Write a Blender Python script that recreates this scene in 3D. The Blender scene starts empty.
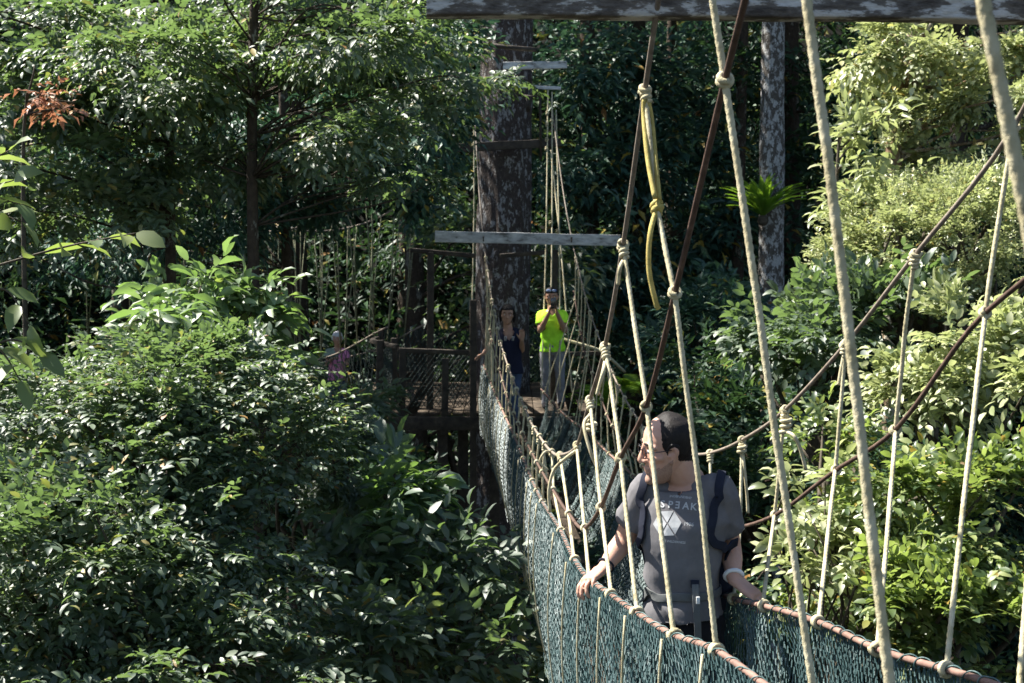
import bpy, bmesh, math, random
import numpy as np
from mathutils import Vector, Matrix
from mathutils.bvhtree import BVHTree

rng = np.random.default_rng(11)
random.seed(11)
scene = bpy.context.scene
COL = scene.collection

# ---------------------------------------------------------------- camera model
F = 1400.0                      # focal length in pixels at 1024 wide
PITCH = math.atan(115.5 / F)    # camera looks a little downwards
CP, SP = math.cos(PITCH), math.sin(PITCH)

def P(x, y, Y):
    """world point at distance Y in front of the photographer seen in direction x, y"""
    u = (x - 512.0) / F
    v = -(y - 341.5) / F
    d = np.array([u, CP + v * SP, -SP + v * CP])
    return d * (Y / d[1])

def nrm(v):
    v = np.asarray(v, float)
    return v / (np.linalg.norm(v, axis=-1, keepdims=True) + 1e-12)

# ---------------------------------------------------------------- mesh building
class MB:
    def __init__(self):
        self.v, self.f, self.n = [], [], 0
        self.mi = []
    def add(self, verts, faces, mi=0):
        verts = np.asarray(verts, float).reshape(-1, 3)
        for f in faces:
            self.f.append(tuple(int(i) + self.n for i in f)); self.mi.append(mi)
        self.v.append(verts); self.n += len(verts)
        return self
    def verts(self):
        return np.concatenate(self.v) if self.v else np.zeros((0, 3))
    def mesh(self, name, smooth=True):
        me = bpy.data.meshes.new(name)
        me.from_pydata(self.verts().tolist(), [], self.f)
        if any(self.mi):
            me.polygons.foreach_set('material_index', self.mi)
        me.polygons.foreach_set('use_smooth', [smooth] * len(me.polygons))
        me.update()
        return me

def link(name, me, mats, parent=None):
    o = bpy.data.objects.new(name, me)
    COL.objects.link(o)
    if mats is not None and me is not None:
        for m in (mats if isinstance(mats, (list, tuple)) else [mats]):
            me.materials.append(m)
    if parent is not None:
        o.parent = parent
        o.matrix_parent_inverse = Matrix.Translation(-Vector(parent.location))
    return o

def build(name, mb, mats, parent=None, smooth=True):
    return link(name, mb.mesh(name, smooth), mats, parent)

def tag(o, label=None, cat=None, group=None, kind=None):
    if label: o['label'] = label
    if cat: o['category'] = cat
    if group: o['group'] = group
    if kind: o['kind'] = kind
    return o

def thing(name, label, cat, loc=(0, 0, 0), group=None):
    o = bpy.data.objects.new(name, None)
    o.empty_display_size = 0.2
    o.location = [float(c) for c in loc]
    COL.objects.link(o)
    return tag(o, label, cat, group)

def frames(pts):
    pts = np.asarray(pts, float)
    t = np.gradient(pts, axis=0)
    t = nrm(t)
    ref = np.array([0, 0, 1.0]) if abs(t[0][2]) < 0.9 else np.array([1.0, 0, 0])
    a = nrm(np.cross(ref, t[0]))
    A = [a]
    for i in range(1, len(pts)):
        a = a - t[i] * np.dot(a, t[i])
        a = a / (np.linalg.norm(a) + 1e-9)
        A.append(a)
    A = np.array(A)
    B = np.cross(t, A)
    return t, A, B

def tube(mb, pts, r, sides=8, cap=True, flat=1.0, mi=0):
    pts = np.asarray(pts, float)
    n = len(pts)
    r = np.asarray(r, float)
    r = np.interp(np.linspace(0, 1, n), np.linspace(0, 1, len(r)), r) if r.ndim and len(r) > 1 else np.full(n, float(r))
    t, A, B = frames(pts)
    th = np.linspace(0, 2 * math.pi, sides, endpoint=False)
    V = (pts[:, None, :] + r[:, None, None] * (np.cos(th)[None, :, None] * A[:, None, :]
         + flat * np.sin(th)[None, :, None] * B[:, None, :])).reshape(-1, 3)
    fs = []
    for i in range(n - 1):
        for j in range(sides):
            k = (j + 1) % sides
            fs.append((i * sides + j, i * sides + k, (i + 1) * sides + k, (i + 1) * sides + j))
    if cap:
        fs.append(tuple(range(sides))[::-1])
        fs.append(tuple((n - 1) * sides + j for j in range(sides)))
    return mb.add(V, fs, mi)

def laid_rope(mb, pts, r, lay=None, sides=12, amp=.11):
    """three-strand rope: the cross-section turns along its length"""
    pts = np.asarray(pts, float)
    d = np.concatenate([[0], np.cumsum(np.linalg.norm(np.diff(pts, axis=0), axis=1))])
    n = max(8, int(d[-1] / .0075)); q = np.linspace(0, d[-1], n)
    p = np.stack([np.interp(q, d, pts[:, k]) for k in range(3)], -1)
    t, A, B = frames(p); th = np.linspace(0, 2 * math.pi, sides, endpoint=False); lay = lay or r * 8
    rr = r * (1 + amp * np.cos(3 * (th[None, :] - 2 * math.pi * q[:, None] / lay)) + .05 * noise1(q[:, None] * 14, int(r * 1e5) + n))
    V = (p[:, None] + rr[..., None] * (np.cos(th)[None, :, None] * A[:, None] + np.sin(th)[None, :, None] * B[:, None])).reshape(-1, 3)
    fs = [(i * sides + j, i * sides + (j + 1) % sides, (i + 1) * sides + (j + 1) % sides, (i + 1) * sides + j) for i in range(n - 1) for j in range(sides)]
    fs.append(tuple(range(sides))[::-1]); fs.append(tuple((n - 1) * sides + j for j in range(sides)))
    return mb.add(V, fs)

def smooth_path(ctrl, n=24):
    """Catmull-Rom through the control points"""
    c = np.asarray(ctrl, float)
    c = np.vstack([2 * c[0] - c[1], c, 2 * c[-1] - c[-2]])
    out = []
    m = len(c) - 3
    for i in range(m):
        k = max(2, n // m)
        for s in np.linspace(0, 1, k, endpoint=False):
            p0, p1, p2, p3 = c[i:i + 4]
            out.append(0.5 * (2 * p1 + (p2 - p0) * s + (2 * p0 - 5 * p1 + 4 * p2 - p3) * s * s
                              + (3 * p1 - p0 - 3 * p2 + p3) * s ** 3))
    out.append(c[-2])
    return np.array(out)

def box(mb, c, half, rx=None, ry=None, rz=None, bevel=0.0, mi=0):
    """box with axes rx, ry, rz; bevelled edges"""
    rx = nrm(rx if rx is not None else [1, 0, 0]); rz = nrm(rz if rz is not None else [0, 0, 1])
    ry = nrm(np.cross(rz, rx)) if ry is None else nrm(ry)
    rz = nrm(np.cross(rx, ry))
    bm = bmesh.new()
    bmesh.ops.create_cube(bm, size=2.0)
    for v in bm.verts:
        v.co = Vector((v.co.x * half[0], v.co.y * half[1], v.co.z * half[2]))
    if bevel > 0:
        bmesh.ops.bevel(bm, geom=list(bm.edges), offset=bevel, segments=2, affect='EDGES', profile=0.6)
    bm.verts.ensure_lookup_table()
    V = np.array([v.co[:] for v in bm.verts])
    fs = [[v.index for v in f.verts] for f in bm.faces]
    bm.free()
    W = np.asarray(c, float) + V[:, :1] * rx + V[:, 1:2] * ry + V[:, 2:3] * rz
    return mb.add(W, fs, mi)

def beam_between(mb, a, b, w, h, up=(0, 0, 1), bevel=0.008, mi=0):
    a = np.asarray(a, float); b = np.asarray(b, float)
    return box(mb, (a + b) / 2, (np.linalg.norm(b - a) / 2, w / 2, h / 2), rx=b - a, rz=up, bevel=bevel, mi=mi)

def loft(mb, rings, sides=20, mi=0):
    """rings: (centre, ax, ay, rx, ry, power)"""
    V = []
    th = np.linspace(0, 2 * math.pi, sides, endpoint=False)
    for (c, ax, ay, rx, ry, pw) in rings:
        cx = np.sign(np.cos(th)) * np.abs(np.cos(th)) ** (2.0 / pw)
        sy = np.sign(np.sin(th)) * np.abs(np.sin(th)) ** (2.0 / pw)
        V.append(np.asarray(c) + (cx * rx)[:, None] * np.asarray(ax) + (sy * ry)[:, None] * np.asarray(ay))
    V = np.concatenate(V); n = len(rings); fs = []
    for i in range(n - 1):
        for j in range(sides):
            k = (j + 1) % sides
            fs.append((i * sides + j, i * sides + k, (i + 1) * sides + k, (i + 1) * sides + j))
    fs.append(tuple(range(sides))[::-1]); fs.append(tuple((n - 1) * sides + j for j in range(sides)))
    return mb.add(V, fs, mi)

def limb(mb, pts, radii, sides=14, n=8):
    """tapered limb with rounded ends"""
    pts = np.asarray(pts, float); radii = np.asarray(radii, float)
    P2, R2 = [], []
    d0 = nrm(pts[0] - pts[1]); d1 = nrm(pts[-1] - pts[-2])
    for a in (80, 55, 30):
        P2.append(pts[0] + d0 * radii[0] * math.sin(math.radians(a))); R2.append(radii[0] * math.cos(math.radians(a)))
    for i in range(len(pts) - 1):
        for s in np.linspace(0, 1, n, endpoint=False):
            P2.append(pts[i] * (1 - s) + pts[i + 1] * s); R2.append(radii[i] * (1 - s) + radii[i + 1] * s)
    P2.append(pts[-1]); R2.append(radii[-1])
    for a in (30, 55, 80):
        P2.append(pts[-1] + d1 * radii[-1] * math.sin(math.radians(a))); R2.append(radii[-1] * math.cos(math.radians(a)))
    return tube(mb, P2, R2, sides)

def ball(mb, c, r, ax=None, sides=14, rings=9):
    r = np.broadcast_to(np.asarray(r, float), (3,))
    if ax is None: ax = np.eye(3)
    ax = np.asarray(ax)
    V, fs = [], []
    for i in range(rings + 1):
        ph = math.pi * (0.02 + 0.96 * i / rings)
        for j in range(sides):
            t = 2 * math.pi * j / sides
            l = np.array([math.sin(ph) * math.cos(t) * r[0], math.sin(ph) * math.sin(t) * r[1], math.cos(ph) * r[2]])
            V.append(np.asarray(c) + l @ ax)
    for i in range(rings):
        for j in range(sides):
            k = (j + 1) % sides
            fs.append((i * sides + j, (i + 1) * sides + j, (i + 1) * sides + k, i * sides + k))
    fs.append(tuple(range(sides))); fs.append(tuple(rings * sides + j for j in range(sides))[::-1])
    return mb.add(V, fs)

def remeshed(name, mb, voxel, smooth_iter=6, fac=0.5, disp=None):
    """fuse overlapping pieces into one continuous surface"""
    me = mb.mesh(name)
    o = bpy.data.objects.new(name, me); COL.objects.link(o)
    m = o.modifiers.new('r', 'REMESH'); m.mode = 'VOXEL'; m.voxel_size = voxel; m.use_smooth_shade = True
    s = o.modifiers.new('s', 'SMOOTH'); s.iterations = smooth_iter; s.factor = fac
    dg = bpy.context.evaluated_depsgraph_get(); dg.update()
    out = bpy.data.meshes.new_from_object(o.evaluated_get(dg))
    out.name = name
    bpy.data.objects.remove(o); bpy.data.meshes.remove(me)
    out.polygons.foreach_set('use_smooth', [True] * len(out.polygons))
    out.materials.clear()
    if disp is not None:
        n = len(out.vertices)
        co = np.empty(n * 3); out.vertices.foreach_get('co', co); co = co.reshape(-1, 3)
        no = np.empty(n * 3); out.vertices.foreach_get('normal', no); no = no.reshape(-1, 3)
        co = co + no * disp(co)[:, None]
        out.vertices.foreach_set('co', co.ravel()); out.update()
    return out

def shell(name, me, keep, off):
    """a close-fitting layer (hair, beard) lifted off the part of a surface where keep(co) is true"""
    n = len(me.vertices)
    co = np.empty(n * 3); me.vertices.foreach_get('co', co); co = co.reshape(-1, 3)
    no = np.empty(n * 3); me.vertices.foreach_get('normal', no); no = no.reshape(-1, 3)
    w = keep(co)
    bm = bmesh.new(); bm.from_mesh(me); bm.verts.ensure_lookup_table()
    kill = [f for f in bm.faces if max(w[v.index] for v in f.verts) <= 0]
    for v in bm.verts:
        v.co = Vector(co[v.index] + no[v.index] * (off * (2 * min(max(w[v.index], -0.2), 1) ) if w[v.index] < .5 else off))
    bmesh.ops.delete(bm, geom=kill, context='FACES')
    out = bpy.data.meshes.new(name); bm.to_mesh(out); bm.free()
    out.polygons.foreach_set('use_smooth', [True] * len(out.polygons)); out.materials.clear()
    return out

def noise1(x, seed=0, oct=3):
    """cheap smooth 1-D noise, vectorised"""
    x = np.asarray(x, float); out = 0; a = 1
    r = np.random.default_rng(seed)
    for k in range(oct):
        ph = r.random(3) * 6.28; fr = 1 + r.random(3)
        out = out + a * (np.sin(x * fr[0] * 2 ** k + ph[0]) + np.sin(x * fr[1] * 1.7 * 2 ** k + ph[1]) + np.sin(x * fr[2] * .63 * 2 ** k + ph[2])) / 3
        a *= 0.5
    return out

def pchip(x, y):
    """monotone cubic interpolation with straight continuation"""
    x = np.asarray(x, float); y = np.asarray(y, float)
    h = np.diff(x); d = np.diff(y) / h
    m = np.zeros(len(x)); m[0], m[-1] = d[0], d[-1]
    for i in range(1, len(x) - 1):
        m[i] = 0 if d[i - 1] * d[i] <= 0 else (h[i - 1] + h[i]) / (h[i] / d[i - 1] + h[i - 1] / d[i]) if False else (d[i - 1] * h[i] + d[i] * h[i - 1]) / (h[i] + h[i - 1])
    def f(q):
        q = np.asarray(q, float)
        i = np.clip(np.searchsorted(x, q) - 1, 0, len(h) - 1)
        t = (q - x[i]) / h[i]
        v = ((1 + 2 * t) * (1 - t) ** 2 * y[i] + t * (1 - t) ** 2 * h[i] * m[i] + t * t * (3 - 2 * t) * y[i + 1] + t * t * (t - 1) * h[i] * m[i + 1])
        v = np.where(q < x[0], y[0] + m[0] * (q - x[0]), v)
        v = np.where(q > x[-1], y[-1] + m[-1] * (q - x[-1]), v)
        return v
    return f

class Curve:
    """a rope line running away from the viewer: position as a function of distance"""
    def __init__(self, pts=None, xyz=None):
        p = [P(*q) for q in pts] if pts else []
        if xyz: p = list(p) + [np.array(q, float) for q in xyz]
        p = np.array(sorted(p, key=lambda q: q[1]))
        self.fx = pchip(p[:, 1], p[:, 0]); self.fz = pchip(p[:, 1], p[:, 2])
    def __call__(self, Y):
        Y = np.asarray(Y, float)
        return np.stack([self.fx(Y), Y, self.fz(Y)], -1)

# ---------------------------------------------------------------- materials
def new_mat(name):
    m = bpy.data.materials.new(name); m.use_nodes = True
    nt = m.node_tree; nt.nodes.clear()
    out = nt.nodes.new('ShaderNodeOutputMaterial')
    b = nt.nodes.new('ShaderNodeBsdfPrincipled')
    nt.links.new(b.outputs[0], out.inputs[0])
    return m, nt, b, out

def N(nt, t, **kw):
    n = nt.nodes.new(t)
    for k, v in kw.items():
        if k in n.inputs.keys(): n.inputs[k].default_value = v
        else: setattr(n, k, v)
    return n

def ramp(nt, stops):
    r = nt.nodes.new('ShaderNodeValToRGB')
    e = r.color_ramp.elements
    while len(e) > 1: e.remove(e[-1])
    e[0].position = stops[0][0]; e[0].color = (*stops[0][1], 1)
    for p, c in stops[1:]:
        q = e.new(p); q.color = (*c, 1)
    return r

def noisy(name, stops, scale=20, detail=6, rough=0.8, bump=0.3, bscale=None, stretch=(1, 1, 1), spec=0.3, dist=0.02):
    m, nt, b, out = new_mat(name)
    tc = N(nt, 'ShaderNodeTexCoord'); mp = N(nt, 'ShaderNodeMapping'); mp.inputs['Scale'].default_value = stretch
    nt.links.new(tc.outputs['Object'], mp.inputs[0])
    n = N(nt, 'ShaderNodeTexNoise', Scale=scale, Detail=detail, Roughness=0.65)
    nt.links.new(mp.outputs[0], n.inputs['Vector'])
    r = ramp(nt, stops); nt.links.new(n.outputs[0], r.inputs[0]); nt.links.new(r.outputs[0], b.inputs['Base Color'])
    b.inputs['Roughness'].default_value = rough; b.inputs['Specular IOR Level'].default_value = spec
    n2 = N(nt, 'ShaderNodeTexNoise', Scale=bscale or scale * 3, Detail=4); nt.links.new(mp.outputs[0], n2.inputs['Vector'])
    bp = N(nt, 'ShaderNodeBump', Strength=bump, Distance=dist); nt.links.new(n2.outputs[0], bp.inputs['Height'])
    nt.links.new(bp.outputs[0], b.inputs['Normal'])
    return m

def leaf_mat(name, dark, mid, light, trans, tfac=0.35, rough=0.38, spec=0.5):
    """leaf: per-leaf colour (young, old, yellowed), glossy upper side, light passes through"""
    m, nt, b, out = new_mat(name)
    at = N(nt, 'ShaderNodeAttribute'); at.attribute_name = 'tint'
    r = ramp(nt, [(0.0, dark), (0.5, mid), (0.93, light), (0.985, (0.30, 0.22, 0.03)), (1.0, (0.22, 0.10, 0.03))])
    nt.links.new(at.outputs['Fac'], r.inputs[0]); nt.links.new(r.outputs[0], b.inputs['Base Color'])
    b.inputs['Roughness'].default_value = rough; b.inputs['Specular IOR Level'].default_value = spec
    t = N(nt, 'ShaderNodeBsdfTranslucent')
    mx = N(nt, 'ShaderNodeMix'); mx.data_type = 'RGBA'; mx.blend_type = 'MIX'
    mx.inputs[0].default_value = 0.6
    nt.links.new(r.outputs[0], mx.inputs[6]); mx.inputs[7].default_value = (*trans, 1)
    nt.links.new(mx.outputs[2], t.inputs['Color'])
    ms = N(nt, 'ShaderNodeMixShader'); ms.inputs[0].default_value = tfac
    nt.links.new(b.outputs[0], ms.inputs[1]); nt.links.new(t.outputs[0], ms.inputs[2]); nt.links.new(ms.outputs[0], out.inputs[0])
    return m

def bark_mat(name, base, lich, amount=0.5, scale=5.0, bump=0.8):
    m, nt, b, out = new_mat(name)
    tc = N(nt, 'ShaderNodeTexCoord'); mp = N(nt, 'ShaderNodeMapping'); mp.inputs['Scale'].default_value = (1, 1, 0.55)
    nt.links.new(tc.outputs['Object'], mp.inputs[0])
    n = N(nt, 'ShaderNodeTexNoise', Scale=scale, Detail=8, Roughness=0.72); nt.links.new(mp.outputs[0], n.inputs['Vector'])
    n2 = N(nt, 'ShaderNodeTexNoise', Scale=scale * 4, Detail=5, Roughness=0.6); nt.links.new(mp.outputs[0], n2.inputs['Vector'])
    r1 = ramp(nt, [(0.3, tuple(c * 0.45 for c in base)), (0.7, base)]); nt.links.new(n2.outputs[0], r1.inputs[0])
    r2 = ramp(nt, [(0.62 - amount * 0.25, (0, 0, 0)), (0.66 - amount * 0.25, (1, 1, 1))]); nt.links.new(n.outputs[0], r2.inputs[0])
    r3 = ramp(nt, [(0.35, tuple(c * 0.6 for c in lich)), (0.7, lich)]); nt.links.new(n2.outputs[0], r3.inputs[0])
    mx = N(nt, 'ShaderNodeMix'); mx.data_type = 'RGBA'
    nt.links.new(r2.outputs[0], mx.inputs[0]); nt.links.new(r1.outputs[0], mx.inputs[6]); nt.links.new(r3.outputs[0], mx.inputs[7])
    nt.links.new(mx.outputs[2], b.inputs['Base Color'])
    b.inputs['Roughness'].default_value = 0.9; b.inputs['Specular IOR Level'].default_value = 0.2
    bp = N(nt, 'ShaderNodeBump', Strength=bump, Distance=0.03); nt.links.new(n2.outputs[0], bp.inputs['Height']); nt.links.new(bp.outputs[0], b.inputs['Normal'])
    return m

M = {}
M['rope'] = noisy('cream_rope', [(0.30, (0.20, 0.17, 0.10)), (0.42, (0.40, 0.35, 0.21)), (0.58, (0.50, 0.45, 0.30)), (0.78, (0.60, 0.56, 0.41))], scale=16, detail=10, bump=0.5, bscale=260, rough=0.8, dist=0.004)
M['rope_yellow'] = noisy('yellowed_rope', [(0.3, (0.28, 0.22, 0.06)), (0.6, (0.44, 0.36, 0.11)), (0.8, (0.50, 0.43, 0.19))], scale=30, bump=0.5, bscale=260, rough=0.8, dist=0.004)
M['rope_dull'] = noisy('dull_green_rope', [(0.3, (0.10, 0.11, 0.06)), (0.6, (0.20, 0.20, 0.12)), (0.8, (0.28, 0.27, 0.18))], scale=30, bump=0.4, bscale=200, rough=0.85)  # darker, greener version of the rope colour for the second bridge's hangers
M['cable'] = noisy('weathered_cable', [(0.3, (0.13, 0.10, 0.075)), (0.6, (0.24, 0.20, 0.16)), (0.8, (0.34, 0.30, 0.25))], scale=25, bump=0.5, bscale=220, rough=0.7, dist=0.003)
M['cable_brown'] = noisy('brown_cable', [(0.3, (0.055, 0.032, 0.024)), (0.6, (0.11, 0.068, 0.05)), (0.8, (0.20, 0.13, 0.10))], scale=25, bump=0.5, bscale=220, rough=0.7, dist=0.003)
M['rail'] = noisy('red_brown_rail', [(0.3, (0.12, 0.07, 0.055)), (0.6, (0.26, 0.16, 0.125)), (0.8, (0.40, 0.28, 0.235))], scale=18, bump=0.3, bscale=150, rough=0.6, dist=0.003)
M['net'] = noisy('teal_netting', [(0.34, (0.012, 0.042, 0.041)), (0.54, (0.042, 0.092, 0.091)), (0.72, (0.20, 0.26, 0.26))], scale=9, bump=0.2, rough=0.5, spec=0.5, stretch=(1, 1.5, .3))
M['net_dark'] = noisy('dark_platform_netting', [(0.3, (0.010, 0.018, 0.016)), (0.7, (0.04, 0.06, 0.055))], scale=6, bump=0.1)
M['wood'] = noisy('dark_wet_wood', [(0.3, (0.022, 0.018, 0.014)), (0.6, (0.06, 0.048, 0.036)), (0.8, (0.12, 0.10, 0.08))], scale=9, bump=0.5, rough=0.75, stretch=(1, 1, 1))
M['deck'] = noisy('plank_deck', [(0.3, (0.03, 0.022, 0.014)), (0.55, (0.085, 0.062, 0.042)), (0.75, (0.20, 0.15, 0.10))], scale=6, bump=0.4, rough=0.8)
M['beam_face'] = noisy('lichened_beam', [(0.36, (0.05, 0.042, 0.036)), (0.50, (0.14, 0.125, 0.11)), (0.545, (0.44, 0.43, 0.41)), (0.78, (0.70, 0.69, 0.67))], scale=9.5, detail=9, bump=0.5, stretch=(0.8, 1, 2.4), rough=0.85)
M['beam_under'] = noisy('mossy_beam_edge', [(0.3, (0.36, 0.30, 0.07)), (0.6, (0.68, 0.60, 0.17)), (0.8, (0.75, 0.70, 0.28))], scale=8, bump=0.3, stretch=(0.4, 1, 1), rough=0.85)
M['beam_far'] = noisy('bleached_beam', [(0.33, (0.13, 0.12, 0.11)), (0.45, (0.42, 0.42, 0.41)), (0.7, (0.72, 0.72, 0.70))], scale=11, detail=8, bump=0.3, stretch=(0.5, 1, 1.5), rough=0.8)
M['bark_big'] = bark_mat('big_trunk_bark', (0.080, 0.064, 0.057), (0.30, 0.295, 0.29), 0.36, 10.0, 1.0)
M['bark_pale'] = bark_mat('pale_mottled_bark', (0.13, 0.115, 0.10), (0.46, 0.455, 0.44), 0.5, 11.0)
M['bark_dark'] = bark_mat('dark_bark', (0.07, 0.052, 0.038), (0.20, 0.19, 0.16), 0.2, 6.0)
M['bark_warm'] = bark_mat('warm_bark', (0.26, 0.18, 0.11), (0.42, 0.38, 0.30), 0.4, 6.0)
M['twig'] = noisy('twig_bark', [(0.3, (0.03, 0.025, 0.016)), (0.7, (0.10, 0.08, 0.055))], scale=20, bump=0.3)
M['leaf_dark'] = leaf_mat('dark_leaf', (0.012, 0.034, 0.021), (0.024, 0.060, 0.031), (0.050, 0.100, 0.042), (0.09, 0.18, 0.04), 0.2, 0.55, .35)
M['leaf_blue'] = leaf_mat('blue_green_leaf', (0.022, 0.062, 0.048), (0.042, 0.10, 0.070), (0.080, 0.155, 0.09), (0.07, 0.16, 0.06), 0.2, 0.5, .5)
M['leaf_mid'] = leaf_mat('mid_green_leaf', (0.030, 0.056, 0.036), (0.070, 0.110, 0.064), (0.165, 0.210, 0.125), (0.25, 0.40, 0.08), 0.34, 0.52, 1.0)
M['leaf_big'] = leaf_mat('broad_glossy_leaf', (0.042, 0.085, 0.048), (0.105, 0.165, 0.085), (0.26, 0.32, 0.19), (0.28, 0.48, 0.06), 0.36, 0.46, 1.0)
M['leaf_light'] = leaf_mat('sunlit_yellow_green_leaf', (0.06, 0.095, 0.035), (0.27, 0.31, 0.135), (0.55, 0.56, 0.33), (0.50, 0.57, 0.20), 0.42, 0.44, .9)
M['leaf_right'] = leaf_mat('mixed_bright_leaf', (0.026, 0.056, 0.024), (0.105, 0.155, 0.052), (0.30, 0.34, 0.13), (0.40, 0.54, 0.09), 0.42, 0.42, .8)
M['leaf_red'] = leaf_mat('rusty_leaf', (0.28, 0.11, 0.06), (0.46, 0.21, 0.13), (0.56, 0.32, 0.21), (0.55, 0.24, 0.12), 0.3, 0.45)
M['leaf_fern'] = leaf_mat('fern_frond', (0.09, 0.19, 0.02), (0.15, 0.28, 0.03), (0.22, 0.36, 0.05), (0.36, 0.60, 0.04), 0.4, 0.45)
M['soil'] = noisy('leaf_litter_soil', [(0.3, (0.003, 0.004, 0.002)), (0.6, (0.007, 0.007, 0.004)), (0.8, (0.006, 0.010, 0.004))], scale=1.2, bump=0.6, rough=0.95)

# ---------------------------------------------------------------- foliage
T_SMALL = (np.array([[0, 0, 0], [.42, .5, .10], [.45, 0, .0], [1, 0, -.12], [.42, -.5, .10]]),
           np.array([[0, 1, 2], [1, 3, 2], [0, 2, 4], [2, 3, 4]]))
T_BIG = (np.array([[0, 0, 0], [.13, .28, .04], [.16, 0, .01], [.13, -.28, .04],
                   [.42, .5, .07], [.44, 0, .01], [.42, -.5, .07],
                   [.76, .36, .00], [.77, 0, -.05], [.76, -.36, .00], [1, 0, -.16]]),
         np.array([[0, 1, 2], [0, 2, 3], [1, 4, 2], [4, 5, 2], [2, 5, 3], [5, 6, 3], [4, 7, 5], [7, 8, 5], [5, 8, 6], [8, 9, 6], [7, 10, 8], [8, 10, 9]]))

class Leaves:
    def __init__(self): self.p, self.d, self.n, self.L, self.W = [], [], [], [], []
    def add(self, p, d, n, L, W):
        self.p.append(p); self.d.append(d); self.n.append(n); self.L.append(L); self.W.append(W)
    def mesh(self, name, templ=T_SMALL, seed=0, tint=(0.0, 1.0)):
        r = np.random.default_rng(seed + 77)
        p = np.concatenate(self.p); d = nrm(np.concatenate(self.d)); n = np.concatenate(self.n)
        L = np.concatenate(self.L); W = np.concatenate(self.W)
        s = nrm(np.cross(n, d)); n = np.cross(d, s)
        tv, tf = templ
        k = len(tv); cnt = len(p)
        bend = 0.4 + 1.3 * r.random(cnt)
        V = (p[:, None] + tv[None, :, 0, None] * (L[:, None, None] * d[:, None]) + tv[None, :, 1, None] * (W[:, None, None] * s[:, None])
             + tv[None, :, 2, None] * (bend * L)[:, None, None] * n[:, None])
        Fc = (tf[None] + (np.arange(cnt) * k)[:, None, None]).reshape(-1, 3)
        return tri_mesh(name, V.reshape(-1, 3), Fc, np.repeat(np.clip(tint[0] + (tint[1] - tint[0]) * r.random(cnt) ** 1.15, 0, 1), k), len(tv) > 5)

def tri_mesh(name, V, Fc, tint=None, smooth=False):
    me = bpy.data.meshes.new(name)
    me.vertices.add(len(V)); me.vertices.foreach_set('co', V.astype(np.float32).ravel())
    me.loops.add(Fc.size); me.loops.foreach_set('vertex_index', Fc.astype(np.int32).ravel())
    me.polygons.add(len(Fc)); me.polygons.foreach_set('loop_start', np.arange(0, Fc.size, 3, dtype=np.int32))
    try: me.polygons.foreach_set('loop_total', np.full(len(Fc), 3, dtype=np.int32))
    except Exception: pass
    me.polygons.foreach_set('use_smooth', np.full(len(Fc), smooth, dtype=bool))
    me.update(calc_edges=True)
    if tint is not None:
        a = me.attributes.new('tint', 'FLOAT', 'POINT'); a.data.foreach_set('value', tint.astype(np.float32))
    return me

def sprays(lv, o, d, n, length, k, L, W, r, ang=60, droop=0.25, jit=0.35):
    """leafy twigs: leaves set alternately along each twig, one at the tip"""
    m = len(o)
    d = nrm(d); s = nrm(np.cross(n, d)); n = np.cross(d, s)
    for i in range(k):
        t = (i + 0.6 + 0.3 * (r.random(m) - .5)) / k
        side = 1 if i % 2 else -1
        a = np.radians(ang * (0.6 + 0.7 * r.random(m))) if i < k - 1 else np.radians(12 * (r.random(m) - .5))
        ld = np.cos(a)[:, None] * d + side * np.sin(a)[:, None] * s
        ld = ld + jit * (r.random((m, 3)) - .5); ld[:, 2] -= droop * r.random(m)
        pos = o + d * (t * length)[:, None]; pos[:, 2] -= droop * .5 * length * t ** 2
        nn = n + 1.1 * jit * (r.random((m, 3)) - .5) * 2
        sz = (0.55 + 0.75 * r.random(m)) * (1 if i else .8)
        lv.add(pos, ld, nn, L * sz, W * sz * (0.85 + .3 * r.random(m)))

def blob_sprays(lv, c, rad, m, k, L, W, seed, tw=None, clumps=None, tilt=0.75, vert=0.6, droop=0.25, fill=0.62, cl=0.235, ang=60, jit=.35):
    """twigs spread through an ellipsoid, gathered into clumps with gaps between them"""
    r = np.random.default_rng(seed)
    c = np.asarray(c, float); rad = np.broadcast_to(np.asarray(rad, float), (3,))
    nc = clumps or max(5, int(m / 58))
    u = nrm(r.normal(size=(nc, 3))); q = u * ((fill + (1 - fill) * r.random(nc)) ** 0.7)[:, None]
    q *= (0.8 + 0.4 * r.random(nc))[:, None]
    idx = r.integers(0, nc, m)
    off = r.normal(size=(m, 3)) * cl * (0.5 + r.random(nc))[idx][:, None]
    off[:, 2] *= 0.7
    pu = q[idx] + off
    pos = c + pu * rad * .84
    out = nrm(pu / 1.0 + 0.7 * r.normal(size=(m, 3)) * .6)
    out[:, 2] = out[:, 2] * vert + 0.12
    nv = np.zeros((m, 3)); nv[:, 2] = 1; nv = nv + tilt * out * [1, 1, 0] + 0.6 * (r.random((m, 3)) - .5)
    tl = tw or L * k * 0.38
    sprays(lv, pos, out, nv, tl * (0.7 + 0.6 * r.random(m)), k, L, W, r, droop=droop, ang=ang, jit=jit)
    return c + q * rad

def limbs(mb, base, tips, r0, r1, seed, maxn=40, sides=6, wob=.12):
    r = np.random.default_rng(seed)
    tips = np.asarray(tips)
    if len(tips) > maxn: tips = tips[r.choice(len(tips), maxn, replace=False)]
    for t in tips:
        b = np.asarray(base(t) if callable(base) else base, float)
        ln = np.linalg.norm(t - b)
        mid = b + (t - b) * .5 + r.normal(size=3) * wob * ln; mid[2] += .06 * ln
        tube(mb, smooth_path([b, mid, t], 10), np.linspace(r0, r1, 11), sides)

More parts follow.
